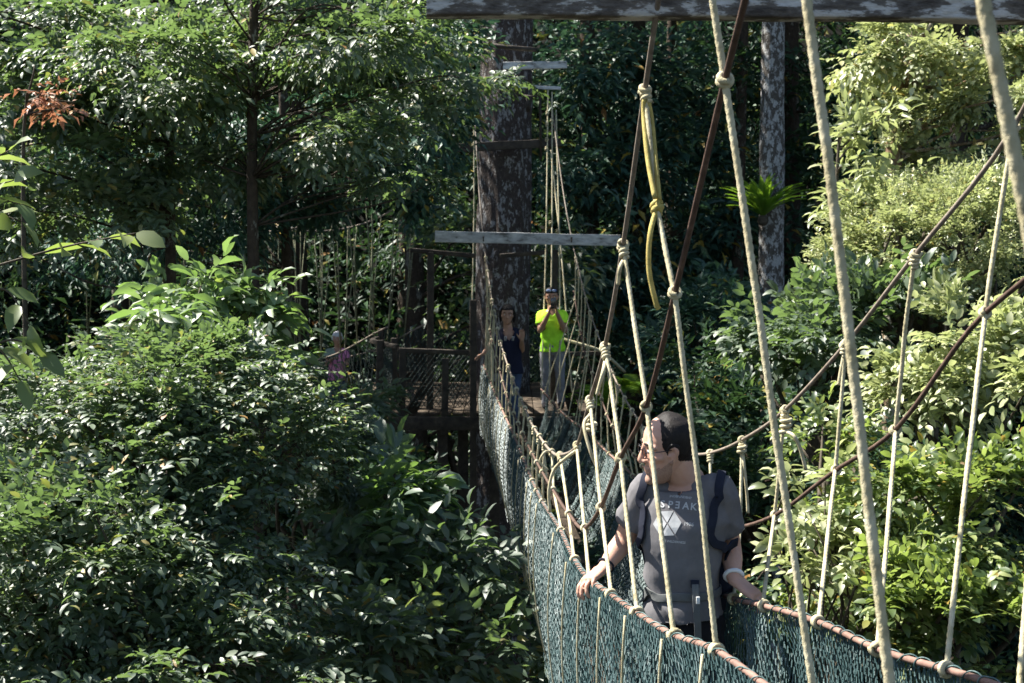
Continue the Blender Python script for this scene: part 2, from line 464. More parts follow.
def ground_z(x, y):
    """a forested ravine under the walkway, a slope beyond it"""
    x = np.asarray(x, float); y = np.asarray(y, float)
    z = -9.0 + 0.35 * np.sin(x * .31 + 1) + .3 * np.sin(y * .27) + 0.0 * x
    hill = np.clip((y - 24) / 34, 0, 1); hill = hill * hill * (3 - 2 * hill)
    z = z + hill * 32
    side = np.clip((np.abs(x) - 9) / 26, 0, 1); side = side * side * (3 - 2 * side)
    return z + side * 10 * np.clip((y + 5) / 15, 0, 1)
# ================================================================ rope bridge
A = Curve([(655, 22, 4.1), (645, 90, 4.3), (623, 246, 4.85), (605, 347, 5.4), (590, 400, 6.0), (577, 445, 6.7), (560, 455, 7.5),
           (552, 452, 8.3), (540, 437, 9.6), (530, 420, 10.8), (515, 385, 13), (500, 340, 15.3), (492, 300, 17.2), (484, 246, 19.08)],
          [(.47, 3.3, 1.33), (.53, 2.2, 2.3), (.58, 1.2, 3.2), (.6, -2.5, 6.2)])
C = Curve([(1067, 22, 4.17), (1012, 130, 4.45), (915, 255, 4.9), (845, 345, 5.5), (785, 410, 6.1), (742, 440, 6.75), (710, 453, 7.5),
           (680, 452, 8.6), (655, 440, 10), (635, 415, 11.8), (618, 385, 13.4), (602, 346, 15.2), (586, 299, 17.2), (573, 246, 19.15)],
          [(1.66, 3.3, 1.36), (1.72, 1.2, 3.2), (1.75, -2.5, 6.2)])
B = Curve([(745, 0, 3.15), (725, 80, 3.4), (675, 293, 4.0), (646, 407, 4.55), (621, 457, 5.05), (601, 507, 5.55), (585, 528, 6.1), (569, 514, 6.9),
           (553, 490, 8), (540, 468, 9.3), (528, 445, 10.8), (512, 410, 13), (499, 368, 15.3), (490, 330, 17.2), (486, 288, 19.1)],
          [(.56, 2.2, 1.15), (.6, -2.5, 4.6)])
D = Curve([(1030, 275, 4.12), (985, 313, 4.35), (895, 430, 4.95), (836, 470, 5.45), (775, 515, 6.1), (740, 527, 6.6), (712, 522, 7.3), (690, 505, 8.3),
           (655, 480, 10), (630, 450, 11.8), (612, 425, 13.4), (597, 385, 15.2), (583, 345, 17.2), (573, 288, 19.1)],
          [(1.55, 3.2, .42), (1.6, 2.2, 1.2), (1.64, -2.5, 4.6)])
RL = Curve([(762, 683, 3.5), (717, 651, 3.8), (675, 636, 4.15), (637, 613, 4.6), (611, 595, 5.0), (590, 580, 5.45), (575, 560, 6.2), (561, 531, 7.4), (541, 499, 9.2),
            (520, 450, 12), (500, 405, 15), (484, 366, 19)], [(.76, 2.0, -1.02), (.8, 0.8, -1.0)])
RR = Curve([(990, 683, 3.5), (880, 650, 4.1), (818, 622, 4.6), (764, 606, 5.05), (734, 599, 5.35), (704, 581, 6.1), (684, 560, 7.0), (668, 535, 8.2), (655, 507, 9.7),
            (645, 490, 11), (629, 472, 12.4), (606, 451, 14.2), (584, 430, 16), (568, 418, 17.2), (541, 389, 18.9)], [(1.33, 2.0, -1.03), (1.36, 0.8, -1.0)])
def mk(tab):
    t = np.array(tab, float); fx = pchip(t[:, 0], t[:, 1]); fz = pchip(t[:, 0], t[:, 2])
    return lambda Y: np.stack([fx(np.asarray(Y, float)), np.asarray(Y, float), fz(np.asarray(Y, float))], -1)
BL = mk([(0.8, .88, -2.1), (3.5, .72, -2.27), (5.4, .46, -2.5), (7, .36, -2.74), (9, .31, -2.95), (12, .155, -3.03), (15, -.04, -2.96), (19.3, -.38, -2.82)])
BR = mk([(0.8, 1.27, -2.1), (3.5, 1.10, -2.27), (5.4, .80, -2.5), (7, .77, -2.74), (9, .80, -2.95), (12, .80, -3.03), (15, .62, -2.98), (17.2, .45, -2.92), (19.3, .18, -2.84)])

def coil(mb, c, axis, rad, r, turns, pitch, ph=0.0, sides=7):
    axis = nrm(axis); ref = np.array([0, 0, 1.0]) if abs(axis[2]) < .8 else np.array([1.0, 0, 0])
    e1 = nrm(np.cross(axis, ref)); e2 = np.cross(axis, e1)
    n = int(14 * turns)
    t = np.linspace(0, 1, n + 1); a = ph + t * turns * 2 * math.pi
    pts = np.asarray(c) + (t - .5)[:, None] * turns * pitch * axis + rad * (np.cos(a)[:, None] * e1 + np.sin(a)[:, None] * e2)
    tube(mb, pts, r, sides)

def hitch(c, cdir, hdir, rc, r, big=1.0, below=True):
    """a rope knot: turns round the cable and round its own standing part"""
    mb = MB(); c = np.asarray(c, float); hdir = nrm(hdir)
    coil(mb, c, cdir, rc + r * .75, r * .95, 2.2 * big if big < 1.3 else 2.6, r * 1.7, random.random() * 6)
    if below:
        coil(mb, c + hdir * (rc + r * 2.6), hdir + 0.25 * nrm(cdir), r * 1.5, r * .95, 2.0 * big, r * 1.8, random.random() * 6)
        ball(mb, c + hdir * (rc + r * 1.0), [r * 1.9, r * 1.9, r * 1.7])
    return mb

def deriv(cv, Y): return nrm(cv(Y + .02) - cv(Y - .02))

bridge = thing('rope_bridge', 'long sagging rope canopy bridge with teal netting sides crossing to the big tree', 'bridge', (.7, 3.5, -2.3))
def cable(cv, y0, y1, r, mat, name, label, tail=None, head=None):
    Y = np.concatenate([np.linspace(y0, 8, 110), np.linspace(8.1, y1, 70)])
    p = cv(Y)
    if tail is not None: p = np.vstack([p, smooth_path([p[-1], *tail], 16)[1:]])
    mb = MB(); tube(mb, p, r, 9)
    o = build(name, mb, mat, bridge)
    if label: o['label'] = label
    return o
rc = .0085
trunk_c = np.array([-.12, 22.0])
cable(A, -2.5, 19.05, rc, M['cable'], 'main_cable', 'outer cable on the netting side nearer the big bushes',
      tail=[P(479, 190, 20), P(474, 105, 21.3)])
cable(C, -2.5, 19.1, rc, M['cable'], 'main_cable', 'outer grey cable above the bald man\'s far shoulder',
      tail=[P(563, 190, 20), P(551, 100, 21.3)])
cable(B, -2.5, 19.0, rc, M['cable_brown'], 'lower_cable', 'dark red brown cable passing in front of the near crossbeam')
cable(D, -2.5, 19.0, rc, M['cable_brown'], 'lower_cable', 'brown cable running out behind the bald man')
cable(RL, 0.9, 19.2, .0105, M['rail'], 'hand_rope', None)
cable(RR, 0.9, 18.9, .0105, M['rail'], 'hand_rope', None)

# ---- hangers
def tail_rope(start, pts, r, parent, mat):
    mb = MB(); tube(mb, smooth_path([start, *pts], 18), r, 8); return build('loose_end', mb, mat, parent)

def hanger(top, mid, rim, bottom, cabT, cabM, cabR, r=.0078, mat='rope', knots=(1, 1, 1), extra=(), sides=9, dbl=False):
    top, mid, rim = np.asarray(top), np.asarray(mid) if mid is not None else None, np.asarray(rim)
    ctrl = [top] + list(extra) + ([mid] if mid is not None else []) + [rim]
    pts = []
    for a, b in zip(ctrl[:-1], ctrl[1:]):
        k = max(3, int(np.linalg.norm(b - a) / .05))
        s = np.linspace(0, 1, k, endpoint=False)[:, None]
        pts.append(a + (b - a) * s)
    pts.append(rim[None]); 
    side = -1 if bottom[0] < (BL(bottom[1])[0] + .1) else 1
    b0 = rim + np.array([side * .04, 0, -.01])
    bb = bottom + np.array([side * .05, 0, -.02])
    lw = np.linspace(b0, bb, 14); lw[:, 0] += side * .062 * np.sin(np.linspace(0, 1, 14) * math.pi)
    path = np.concatenate(pts)
    path = path + np.stack([noise1(path[:, 2] * 3, random.randint(0, 9999)), noise1(path[:, 2] * 3, random.randint(0, 9999)), 0 * path[:, 2]], -1) * .0035
    mb = MB()
    tube(mb, lw, r * .62, 6)
    if sides > 6: laid_rope(mb, path, r)
    else: tube(mb, path, r, sides)
    h = build('hanging_rope', mb, M[mat], bridge)
    hd = nrm((mid if mid is not None else rim) - top)
    if knots[0]: build('knot', hitch(top, cabT, hd, rc, r, random.choice((.9, 1.15, 1.5, 1.9))), M[mat], h)
    if mid is not None and knots[1]: build('knot', hitch(mid, cabM, nrm(rim - mid), rc, r, .8, below=False), M[mat], h)
    if knots[2]: build('knot', hitch(rim, cabR, nrm(top - rim), .012, r, .9, below=False), M[mat], h)
    return h

# near left ropes, close to the photographer
def near_left(top, via, Yr, mid=None, label=None):
    rim = RL(Yr)
    h = hanger(top, mid, rim, BL(Yr), deriv(A, top[1]), deriv(B, mid[1]) if mid is not None else None, deriv(RL, Yr), r=.0088, extra=via)
    if label: h['label'] = label
    return h
near_left(A(3.5), [P(713, 0, 3.43)], 3.12, mid=B(3.4), label='thick cream rope knotted to the dark brown cable near the crossbeam')
near_left(A(2.42), [P(808, 0, 2.4), P(890, 683, 2.25)], 2.2, label='thick cream rope crossing the crossbeam and the red handrail')
near_left(A(1.66), [P(985, 0, 1.65), P(1024, 205, 1.64)], 1.6, label='thickest blurred cream rope, nearest of all')
LS = [(4.3, 4.0, 3.8), (4.85, 4.55, 4.15), (5.4, 5.05, 4.6), (6.0, 5.55, 5.0), (6.7, 6.1, 5.45), (7.5, 6.9, 6.2), (8.3, 8.0, 7.4)]
RS = [(3.95, 4.02, 3.35), (4.45, 4.35, 3.72), (4.9, 4.95, 4.12), (5.5, 5.45, 4.6), (6.1, 6.1, 5.05), (6.75, 6.6, 5.36), (7.5, 7.3, 6.2), (8.5, 8.3, 7.3)]
YEL = {}
for i, (ya, yb, yr) in enumerate(LS):
    mat = YEL.get(i, 'rope')
    ex = []
    if i == 0: ex = [P(657, 207, 4.15)]
    h = hanger(A(ya), B(yb), RL(yr), BL(yr), deriv(A, ya), deriv(B, yb), deriv(RL, yr), mat=mat, extra=ex)
    if i == 0:
        h['label'] = 'yellowed rope doubled into a long loop above a second knot'
        # doubled loop, second knot and long loose end
        q = P(657, 207, 4.15)
        mb = MB(); tube(mb, smooth_path([A(ya) + [-.004, -.02, -.03], P(644, 118, 4.27), P(648, 160, 4.2), P(655, 198, 4.13)], 24), .0078, 8)
        tube(mb, smooth_path([A(ya) + [.008, -.02, -.03], P(652, 122, 4.27), P(656, 165, 4.2), q + [.006, -.01, .02]], 24), .0074, 8)
        build('loop', mb, M['rope_yellow'], h)
        mb = hitch(q, nrm(P(675, 293, 4) - q), [1, .1, -.1], .006, .0092, 1.0, below=False)
        coil(mb, q, [1, 0, .2], .014, .0085, 1.5, .014)
        build('knot', mb, M['rope_yellow'], h)
        tail_rope(q, [P(650, 235, 4.1), P(649, 270, 4.08), P(656, 303, 4.07), P(659, 309, 4.07)], .0082, h, M['rope_yellow'])
    if i == 1: tail_rope(A(ya) + [0, -.02, -.05], [P(620, 268, 4.8), P(618, 285, 4.8)], .0075, h, M['rope'])
    if i == 2: tail_rope(A(ya) + [0, -.02, -.05], [P(603, 372, 5.3), P(597, 395, 5.3)], .0075, h, M['rope'])
    if i == 3:
        tail_rope(A(ya) + [0, -.02, -.06], [P(584, 425, 5.9), P(590, 450, 5.85), P(597, 467, 5.85)], .0075, h, M['rope'])
        mb = MB(); coil(mb, A(ya) + [0.006, -.02, -.11], [.2, 0, 1], .017, .0088, 2.4, .02); build('knot', mb, M['rope'], h)
    if i == 4:
        mb = MB(); tube(mb, smooth_path([A(ya) + [0, -.02, -.02], P(566, 458, 6.6), P(554, 470, 6.6), P(549, 490, 6.6), P(550, 512, 6.6)], 24), .008, 8); build('loose_end', mb, M['rope'], h)
    if i == 6: tail_rope(A(ya), [P(545, 452, 8.2), P(540, 462, 8.2), P(548, 470, 8.2)], .0075, h, M['rope'])
for i, (ya, yb, yr) in enumerate(RS):
    h = hanger(C(ya), D(yb), RR(yr), BR(yr), deriv(C, ya), deriv(D, yb), deriv(RR, yr), mat='rope')
    if i == 4:
        mb = MB(); coil(mb, P(786, 425, 6.07), [.1, 0, 1], .019, .009, 3.2, .024); build('knot', mb, M['rope'], h)
        tail_rope(P(787, 432, 6.05), [P(794, 436, 6), P(800, 448, 6), P(806, 470, 6)], .0078, h, M['rope'])
    if i == 5:
        tail_rope(C(ya) + [0, 0, -.03], [P(744, 465, 6.7), P(747, 495, 6.7), P(748, 513, 6.7)], .0078, h, M['rope'])
        mb = MB(); coil(mb, P(742, 449, 6.72), [.1, 0, 1], .016, .009, 2, .02); build('knot', mb, M['rope'], h)
    if i == 3:
        tail_rope(C(ya) + [0, 0, -.03], [P(841, 372, 5.5), P(839, 385, 5.5)], .009, h, M['rope'])
Ys = np.concatenate([np.arange(9.0, 16.5, .62), np.arange(16.7, 18.8, .5)])
for i, y in enumerate(Ys):
    for (T, Mi, R_, Bt) in ((A, B, RL, BL), (C, D, RR, BR)):
        yy = y + .1 * (random.random() - .5)
        h = hanger(T(yy), Mi(yy), R_(min(yy, 18.8)), Bt(min(yy, 18.8)), deriv(T, yy), deriv(Mi, yy), deriv(R_, min(yy, 18.8)), r=.0085, sides=6)
        if i in (1, 4, 8): tail_rope(T(yy), [T(yy) + [.03, 0, -.12], T(yy) + [.05, 0, -.3]], .0085, h, M['rope'])

# ---- netting
def netting(rimc, botc, y0, y1, side, seed, name='netting'):
    r = np.random.default_rng(seed)
    VV, FF, base = [], [], 0
    for layer in range(2):
        y = [y0 + layer * .005]
        while y[-1] < y1:
            yy = y[-1]
            y.append(yy + (0.013 if yy < 6.5 else (.018 if yy < 10 else .026)) * (1 if layer == 0 else 1.15) * (0.85 + .3 * r.random()))
        y = np.array(y); S = len(y)
        R = 48
        v = np.linspace(0, 1, R)
        rim = rimc(y); bot = botc(y)
        hh = 1 + .02 * noise1(y * 2.2, seed + 3) + .012 * r.random(S) + (.03 * (r.random(S) > .93))
        pos = rim[:, None, :] + (bot - rim)[:, None, :] * (v[None, :] * hh[:, None])[..., None]
        pitch = np.gradient(y)
        zz = np.where((np.arange(R)[None, :] + np.arange(S)[:, None]) % 2 == 0, 1, -1) * (.40 + .16 * r.random((S, R)))
        # strands drift and bunch together in soft folds
        drift = .035 * noise1(y * 5.0 + 2, seed + 5)[:, None] * np.sin(v * 2.6)[None, :] + .012 * noise1(y[:, None] * 9 + v[None, :] * 5, seed + 6)
        pos[..., 1] += zz * pitch[:, None] * 1.0 + drift * (v[None, :] * 3).clip(0, 1)
        fold = (.030 * np.sin(y * 17 + 1.5 * noise1(y * 1.5, seed + 7))[:, None] * (0.3 + v)[None, :] * np.ones(R)
                + .022 * noise1(y[:, None] * 8 + v[None, :] * 2.5, seed + 8) + .03 * np.sin(v * math.pi)[None, :])
        env = np.minimum(1, v * 8)[None, :]
        pos[..., 0] += side * (fold * env + .012 + .014 * layer) + .004 * (r.random((S, R)) - .5)
        pos[..., 2] += .006 * (r.random((S, R)) - .5) + .012 * np.sin(y * 31)[:, None] * (v * (1 - v))[None, :] * 2
        tr = (.0018 if layer == 0 else .0018) * (0.8 + .5 * r.random(S)) * np.where(y > 10, 1.35, 1)
        ang = np.array([0.5, 2.6, 4.7])
        off = (np.cos(ang)[:, None] * np.array([0, 1.0, 0]) + np.sin(ang)[:, None] * np.array([1.0, 0, 0]))
        W = pos[:, :, None, :] + tr[:, None, None, None] * off[None, None]
        VV.append(W.reshape(-1, 3))
        ii = (np.arange(S)[:, None, None] * R + np.arange(R - 1)[None, :, None]) * 3 + np.arange(3)[None, None, :]
        jj = (np.arange(S)[:, None, None] * R + np.arange(R - 1)[None, :, None]) * 3 + ((np.arange(3) + 1) % 3)[None, None, :]
        a, b2, c, d = ii, jj, jj + 3, ii + 3
        FF.append(np.concatenate([np.stack([a, b2, c], -1).reshape(-1, 3), np.stack([a, c, d], -1).reshape(-1, 3)]) + base)
        base += S * R * 3
    me = tri_mesh(name, np.concatenate(VV), np.concatenate(FF))
    o = link(name, me, M['net'], bridge)
    # lacing of the net over the hand rope
    mb = MB(); ly = np.linspace(2.6, 12, 2600)
    an = ly * 2 * math.pi / .085 + 1.2 * noise1(ly * 14, seed + 11)
    rr_ = .0165 + .002 * noise1(ly * 30, seed + 12)
    lp = rimc(ly) + np.array([side * .004, 0, -.004]) + rr_[:, None] * (np.cos(an)[:, None] * np.array([1.0, 0, 0]) + np.sin(an)[:, None] * np.array([0, .3, 1.0]))
    tube(mb, lp, .0026, 4)
    build('lacing', mb, M['net'], o)
    return o
netting(RL, BL, 1.4, 19.1, -1, 21)['label'] = 'outer face of the teal netting, hanging in folds'
netting(RR, BR, 1.4, 18.6, 1, 22)['label'] = 'inner face of the teal netting behind the bald man'

# ---- deck planks
mb = MB()
ye = np.arange(0.9, 19.4, 1.2)
for a, b in zip(ye[:-1], ye[1:]):
    for s in (.22, .5, .78):
        p = BL(a + .01) * (1 - s) + BR(a + .01) * s; q = BL(b - .01) * (1 - s) + BR(b - .01) * s
        beam_between(mb, p + [0, 0, .02 + .004 * random.random()], q + [0, 0, .02 + .004 * random.random()], .105, .03, bevel=.004)
build('plank_deck', mb, M['deck'], bridge)
for y in np.arange(1.2, 19.2, .62):
    mb = MB(); beam_between(mb, BL(y) + [-.03, 0, -.025], BR(y) + [.03, 0, -.025], .045, .045, bevel=.004)
    build('rung', mb, M['wood'], bridge)

# ================================================================ crossbeams
def crossbeam(name, a, b, w, h, mats, label, roll=0, bevel=.008):
    mb = MB(); a = np.asarray(a, float); b = np.asarray(b, float)
    # slightly uneven sawn timber
    n = 26; t = np.linspace(0, 1, n); ax = nrm(b - a); up = nrm(np.array([0, 0, 1.0]) - ax * ax[2]); fr = np.cross(ax, up)
    rings = []
    for k, s in enumerate(t):
        c = a + (b - a) * s + up * .0035 * noise1(np.array(s * 9), 3)
        rings.append((c, fr, up, w / 2 * (1 + .02 * math.sin(s * 23)), h / 2 * (1 + .012 * math.sin(s * 31 + 1)), 14))
    loft(mb, rings, 28)
    me = mb.mesh(name, smooth=False)
    o = link(name, me, mats)
    if isinstance(mats, list):
        for p in me.polygons:
            if p.normal.z < -.7: p.material_index = 1
    tag(o, label, 'beam')
    return o
crossbeam('crossbeam', (-.245, 4.07, .597 + .082), (2.27, 4.22, .597 + .082), .10, .165, [M['beam_face'], M['beam_under']],
          'dark lichen-mottled timber crossbeam over the top of the near ropes')
fb = crossbeam('crossbeam', P(435, 236.5, 19.05), P(620, 240.5, 19.16), .07, .152, M['beam_far'],
          'bleached white crossbeam in front of the big tree trunk')
# eye bolts where the cables pass under the far beam
for q in (P(483.5, 239, 18.98), P(571.5, 240, 19.06)):
    mb = MB(); coil(mb, q + [0, -.03, .0], [1, 0, 0], .028, .008, 1.0, 0); tube(mb, [q + [0, -.06, .03], q + [0, .06, .03]], .012, 8)
    build('eye_bolt', mb, M['wood'], fb)
crossbeam('trunk_beam', P(447, 148.5, 21.35), P(561, 142.5, 21.35), .10, .13, M['wood'], 'black round-edged beam strapped across the big trunk above the bleached crossbeam')
crossbeam('trunk_beam', P(503, 66, 21.3), P(567, 65, 21.3), .10, .11, M['beam_far'], 'pale grey beam high on the big trunk partly behind a leafy branch')
crossbeam('trunk_beam', P(512, 86, 21.3), P(561, 88.5, 21.3), .07, .05, M['beam_far'], 'thin grey batten on the big trunk just below the pale beam')
mb = MB(); tube(mb, [P(475, 43, 21.3), P(505, 47, 21.25), P(537, 50, 21.3)], .035, 8)
tag(build('iron_bar', mb, M['wood']), 'rusty dark bar across the very top of the big trunk', 'bar')
mb = MB(); tube(mb, [P(516, 95, 21.35), P(540, 97, 21.3), P(541, 160, 21.3)], .02, 8); tube(mb, [P(528, 96, 21.3), P(528, 112, 21.3)], .03, 8)
tag(build('iron_bracket', mb, M['wood']), 'thin bent dark bracket on the right edge of the big trunk', 'bracket')
# standing ropes from the trunk beams to the platform
for i, (x0, y0, x1, y1) in enumerate([(548, 90, 541, 400), (552, 92, 549, 395), (556, 110, 560, 390), (474, 95, 471, 350), (551, 150, 572, 392)]):
    mb = MB(); p0, p1 = P(x0, y0, 21.15), P(x1, y1, 19.35)
    if i == 3: p1 = P(x1, y1, 20.4)
    tube(mb, smooth_path([p0, (p0 + p1) / 2 + [.02, 0, 0], p1], 20), .0115, 6)
    for s in (.08, .12, .17, .2) if i in (0, 3) else (.1, .45):
        coil(mb, p0 * (1 - s) + p1 * s, p1 - p0, .018, .011, 1.6, .03)
    t_ = tag(build('support_rope', mb, M['rope']), ['first thin rope hanging in front of the neon shirt from the trunk beams',
         'second thin rope hanging beside the first in front of the neon shirt', 'thin rope hanging over the camera arm of the neon man',
         'frayed rope hanging down the shaded edge of the big trunk', 'slanting thin rope from the black trunk beam past the neon man'][i], 'rope', 'ropes hanging from the trunk beams')

# ================================================================ platform round the tree
DZ = -2.62
plat = thing('tree_platform', 'dark wooden viewing platform with railings built around the big tree', 'platform', (-.6, 21.2, DZ))
mb = MB()
for k, x in enumerate(np.arange(-2.25, 1.15, .165)):
    if k % 7 == 5: continue
    box(mb, (x, 21.45 + .02 * random.random(), DZ - .02 + .008 * random.random()), (.077, 1.95, .02), bevel=.005)
build('floor_planks', mb, M['deck'], plat)
for (a, b) in (((-2.32, 19.5), (1.2, 19.5)), ((-2.32, 23.3), (1.2, 23.3)), ((-2.32, 21.3), (1.2, 21.3))):
    mb = MB(); beam_between(mb, (*a, DZ - .14), (*b, DZ - .14), .10, .19); build('joist', mb, M['wood'], plat)
posts = [(-1.93, 20.2, DZ - .3, P(380, 340, 20.2)[2]), (-1.78, 20.9, DZ - .2, P(390, 338, 20.9)[2]), (-1.55, 19.55, DZ - .1, P(405, 348, 19.55)[2]),
         (-1.18, 20.0, DZ - .1, P(430, 252, 20.0)[2]), (.62, 20.9, DZ - .1, P(545, 250, 20.9)[2]), (-.56, 19.5, -7.5, P(475, 300, 19.5)[2]),
         (-2.2, 23.2, DZ - .1, -1.7), (-.95, 19.52, DZ - .3, -1.85)]
for (x, y, z0, z1) in posts:
    mb = MB(); beam_between(mb, (x, y, z0), (x + .02, y, z1), .095, .095, up=(0, 1, 0)); build('post', mb, M['wood'], plat)
for (x, y) in ((-.98, 19.7), (-.72, 20.4), (-.25, 19.8), (-2.0, 22.6), (.9, 20.2), (.9, 23)):
    mb = MB(); beam_between(mb, (x, y, -8.8), (x, y, DZ - .2), .15, .15, up=(0, 1, 0)); build('stilt', mb, M['wood'], plat)
rails = [(P(372, 341, 20.4), P(398, 347, 20.0)), (P(398, 350, 19.55), P(478, 353, 19.5)), (P(410, 250, 20.0), P(476, 256, 20.0)), (P(430, 252, 20), P(412, 250, 22.8)),
         (P(500, 256, 20.9), P(548, 252, 20.9)), (P(540, 355, 19.9), P(606, 353, 20.4)), (P(372, 341, 20.4), P(378, 338, 23.2))]
for a, b in rails:
    mb = MB(); beam_between(mb, a, b, .075, .065); build('rail', mb, M['wood'], plat)
for a, b in ((P(352, 428, 20.2), P(396, 388, 19.9)), (P(378, 426, 19.5), P(404, 392, 19.5)), (P(446, 440, 19.7), P(468, 520, 19.9)), (P(452, 440, 19.75), P(420, 520, 20.5))):
    mb = MB(); beam_between(mb, a, b, .09, .06); build('brace', mb, M['wood'], plat)
mb = MB(); tube(mb, smooth_path([P(563, 339, 20.3), P(580, 344, 20.2), P(602, 352, 20.2), P(625, 372, 20.5)], 20), .022, 8); build('pale_rail', mb, M['rope'], plat)
# mesh between platform posts
for (a, b, z0, z1) in (((-1.55, 19.62), (-.6, 19.62), -2.55, -1.8), ((-1.9, 20.3), (-1.78, 20.9), -2.55, -1.8), ((-.5, 23.2), (1.0, 23.2), -2.55, -1.7), ((-2.2, 23.2), (-.5, 23.2), -2.55, -1.7)):
    mb = MB(); a = np.array([*a, 0.]); b = np.array([*b, 0.]); n = int(np.linalg.norm(b - a) / .07) + 1
    for k in range(-8, n + 1):
        for sg in (1, -1):
            s0 = k / n if sg > 0 else (k + 8) / n; s1 = s0 + sg * 8 / n
            ss = np.clip([s0, s1], 0, 1)
            if abs(ss[1] - ss[0]) < 1e-3: continue
            h0 = (ss[0] - s0) / (s1 - s0); h1 = (ss[1] - s0) / (s1 - s0)
            p = a + (b - a) * ss[0]; q = a + (b - a) * ss[1]
            p[2] = z0 + (z1 - z0) * h0; q[2] = z0 + (z1 - z0) * h1
            tube(mb, [p, q], .005, 4, cap=False)
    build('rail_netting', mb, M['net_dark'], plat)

# ================================================================ second bridge, behind the platform
b2 = thing('rope_bridge', 'second rope bridge leaving the platform towards the elderly woman in pink', 'bridge', (-2.2, 23.2, -3.1))
ax2 = Curve(None, None) if False else None
path2 = smooth_path([(-1.7, 22.5, -2.35), (-3.0, 24.0, -3.0), (-5.0, 25.4, -3.3), (-8.5, 27.6, -2.9)], 90)
t2 = nrm(np.gradient(path2, axis=0)); s2 = nrm(np.cross(t2, [0, 0, 1.0]))
rimz = 1.05
for sd in (-1, 1):
    rim = path2 + s2 * sd * .36 + [0, 0, rimz - .30]
    mb = MB(); tube(mb, rim, .014, 7); build('hand_rope', mb, M['cable'], b2)
    top = path2 + s2 * sd * .62 + [0, 0, 1.0]; top[:, 2] = 0.9 - 1.1 * np.sin(np.linspace(0, 1, len(top)) * math.pi) * 0.9
    mb = MB(); tube(mb, top, .014, 7); build('main_cable', mb, M['cable'], b2)
    k0 = 6 if sd < 0 else 9
    for k in range(k0, len(path2) - 2, 8):
        mb = MB(); kk = min(k + 2 * (1 if sd > 0 else -1), len(top) - 1)
        tube(mb, [top[kk], (top[kk] + rim[k]) / 2 + [.015, 0, 0], rim[k], path2[k] + s2[k] * sd * .22], .011, 6)
        coil(mb, rim[k], [0, 0, 1], .02, .011, 2, .02)
        tube(mb, [top[max(kk - 3, 0)], rim[k]], .010, 6)
        build('hanging_rope', mb, M['rope_dull'], b2)
    # net
    mb = MB(); bot = path2 + s2 * sd * .22
    for k in range(1, len(path2) - 7, 2):
        for q, sg in ((k + 6, 1), (k - 1 if k > 6 else None, -1)):
            if q is None: continue
            e = k + 6 * sg
            if 0 <= e < len(path2): tube(mb, [rim[k], (rim[k] + bot[e]) / 2 + [0, 0, -.02], bot[e]], .006, 4, cap=False)
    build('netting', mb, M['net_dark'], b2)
mb = MB(); up2 = np.array([0, 0, 1.0])
loft(mb, [(path2[k] + [0, 0, -.02], s2[k], up2, .2, .02, 10) for k in range(0, len(path2), 3)], 12)
build('plank_deck', mb, M['deck'], b2)
# ================================================================ ground
def make_ground():
    xs = np.unique(np.concatenate([np.linspace(-400, -60, 18), np.linspace(-60, 60, 61), np.linspace(60, 400, 18)]))
    ys = np.unique(np.concatenate([np.linspace(-400, -20, 16), np.linspace(-20, 80, 61), np.linspace(80, 500, 20)]))
    X, Y = np.meshgrid(xs, ys)
    Z = ground_z(X, Y) + .25 * np.sin(X * 1.3 + Y * .7) * np.sin(Y * 1.1)
    V = np.stack([X, Y, Z], -1).reshape(-1, 3); nx = len(xs); fs = []
    for j in range(len(ys) - 1):
        for i in range(nx - 1):
            a = j * nx + i; fs.append((a, a + 1, a + nx + 1, a + nx))
    mb = MB(); mb.add(V, fs)
    tag(build('ground', mb, M['soil']), kind='structure')
make_ground()
r0 = np.random.default_rng(5)
def undergrowth():
    n = 17000
    x = r0.uniform(-20, 18, n); y = np.where(r0.random(n) < .65, r0.uniform(25, 40, n), r0.uniform(14, 52, n))
    keep = ~((y < 22) & (np.abs(x) < 1.2)); x, y = x[keep], y[keep]; n = len(x)
    o = np.stack([x, y, ground_z(x, y) + r0.random(n) ** 2 * 2.2], -1)
    d = nrm(r0.normal(size=(n, 3)) * [1, 1, .5] + [0, -.2, .25]); nv = r0.normal(size=(n, 3)) * .5 + [0, -.25, 1]
    lv = Leaves(); sprays(lv, o, d, nv, .7 + .5 * r0.random(n), 6, .34, .13, r0, droop=.4)
    tag(link('undergrowth', lv.mesh('undergrowth', seed=3), M['leaf_dark']), kind='stuff')
undergrowth()

def bl(px, py, Y, rx, rz, ry, m):
    return P(px, py, Y), np.array([rx * Y / F, ry, rz * Y / F]), m

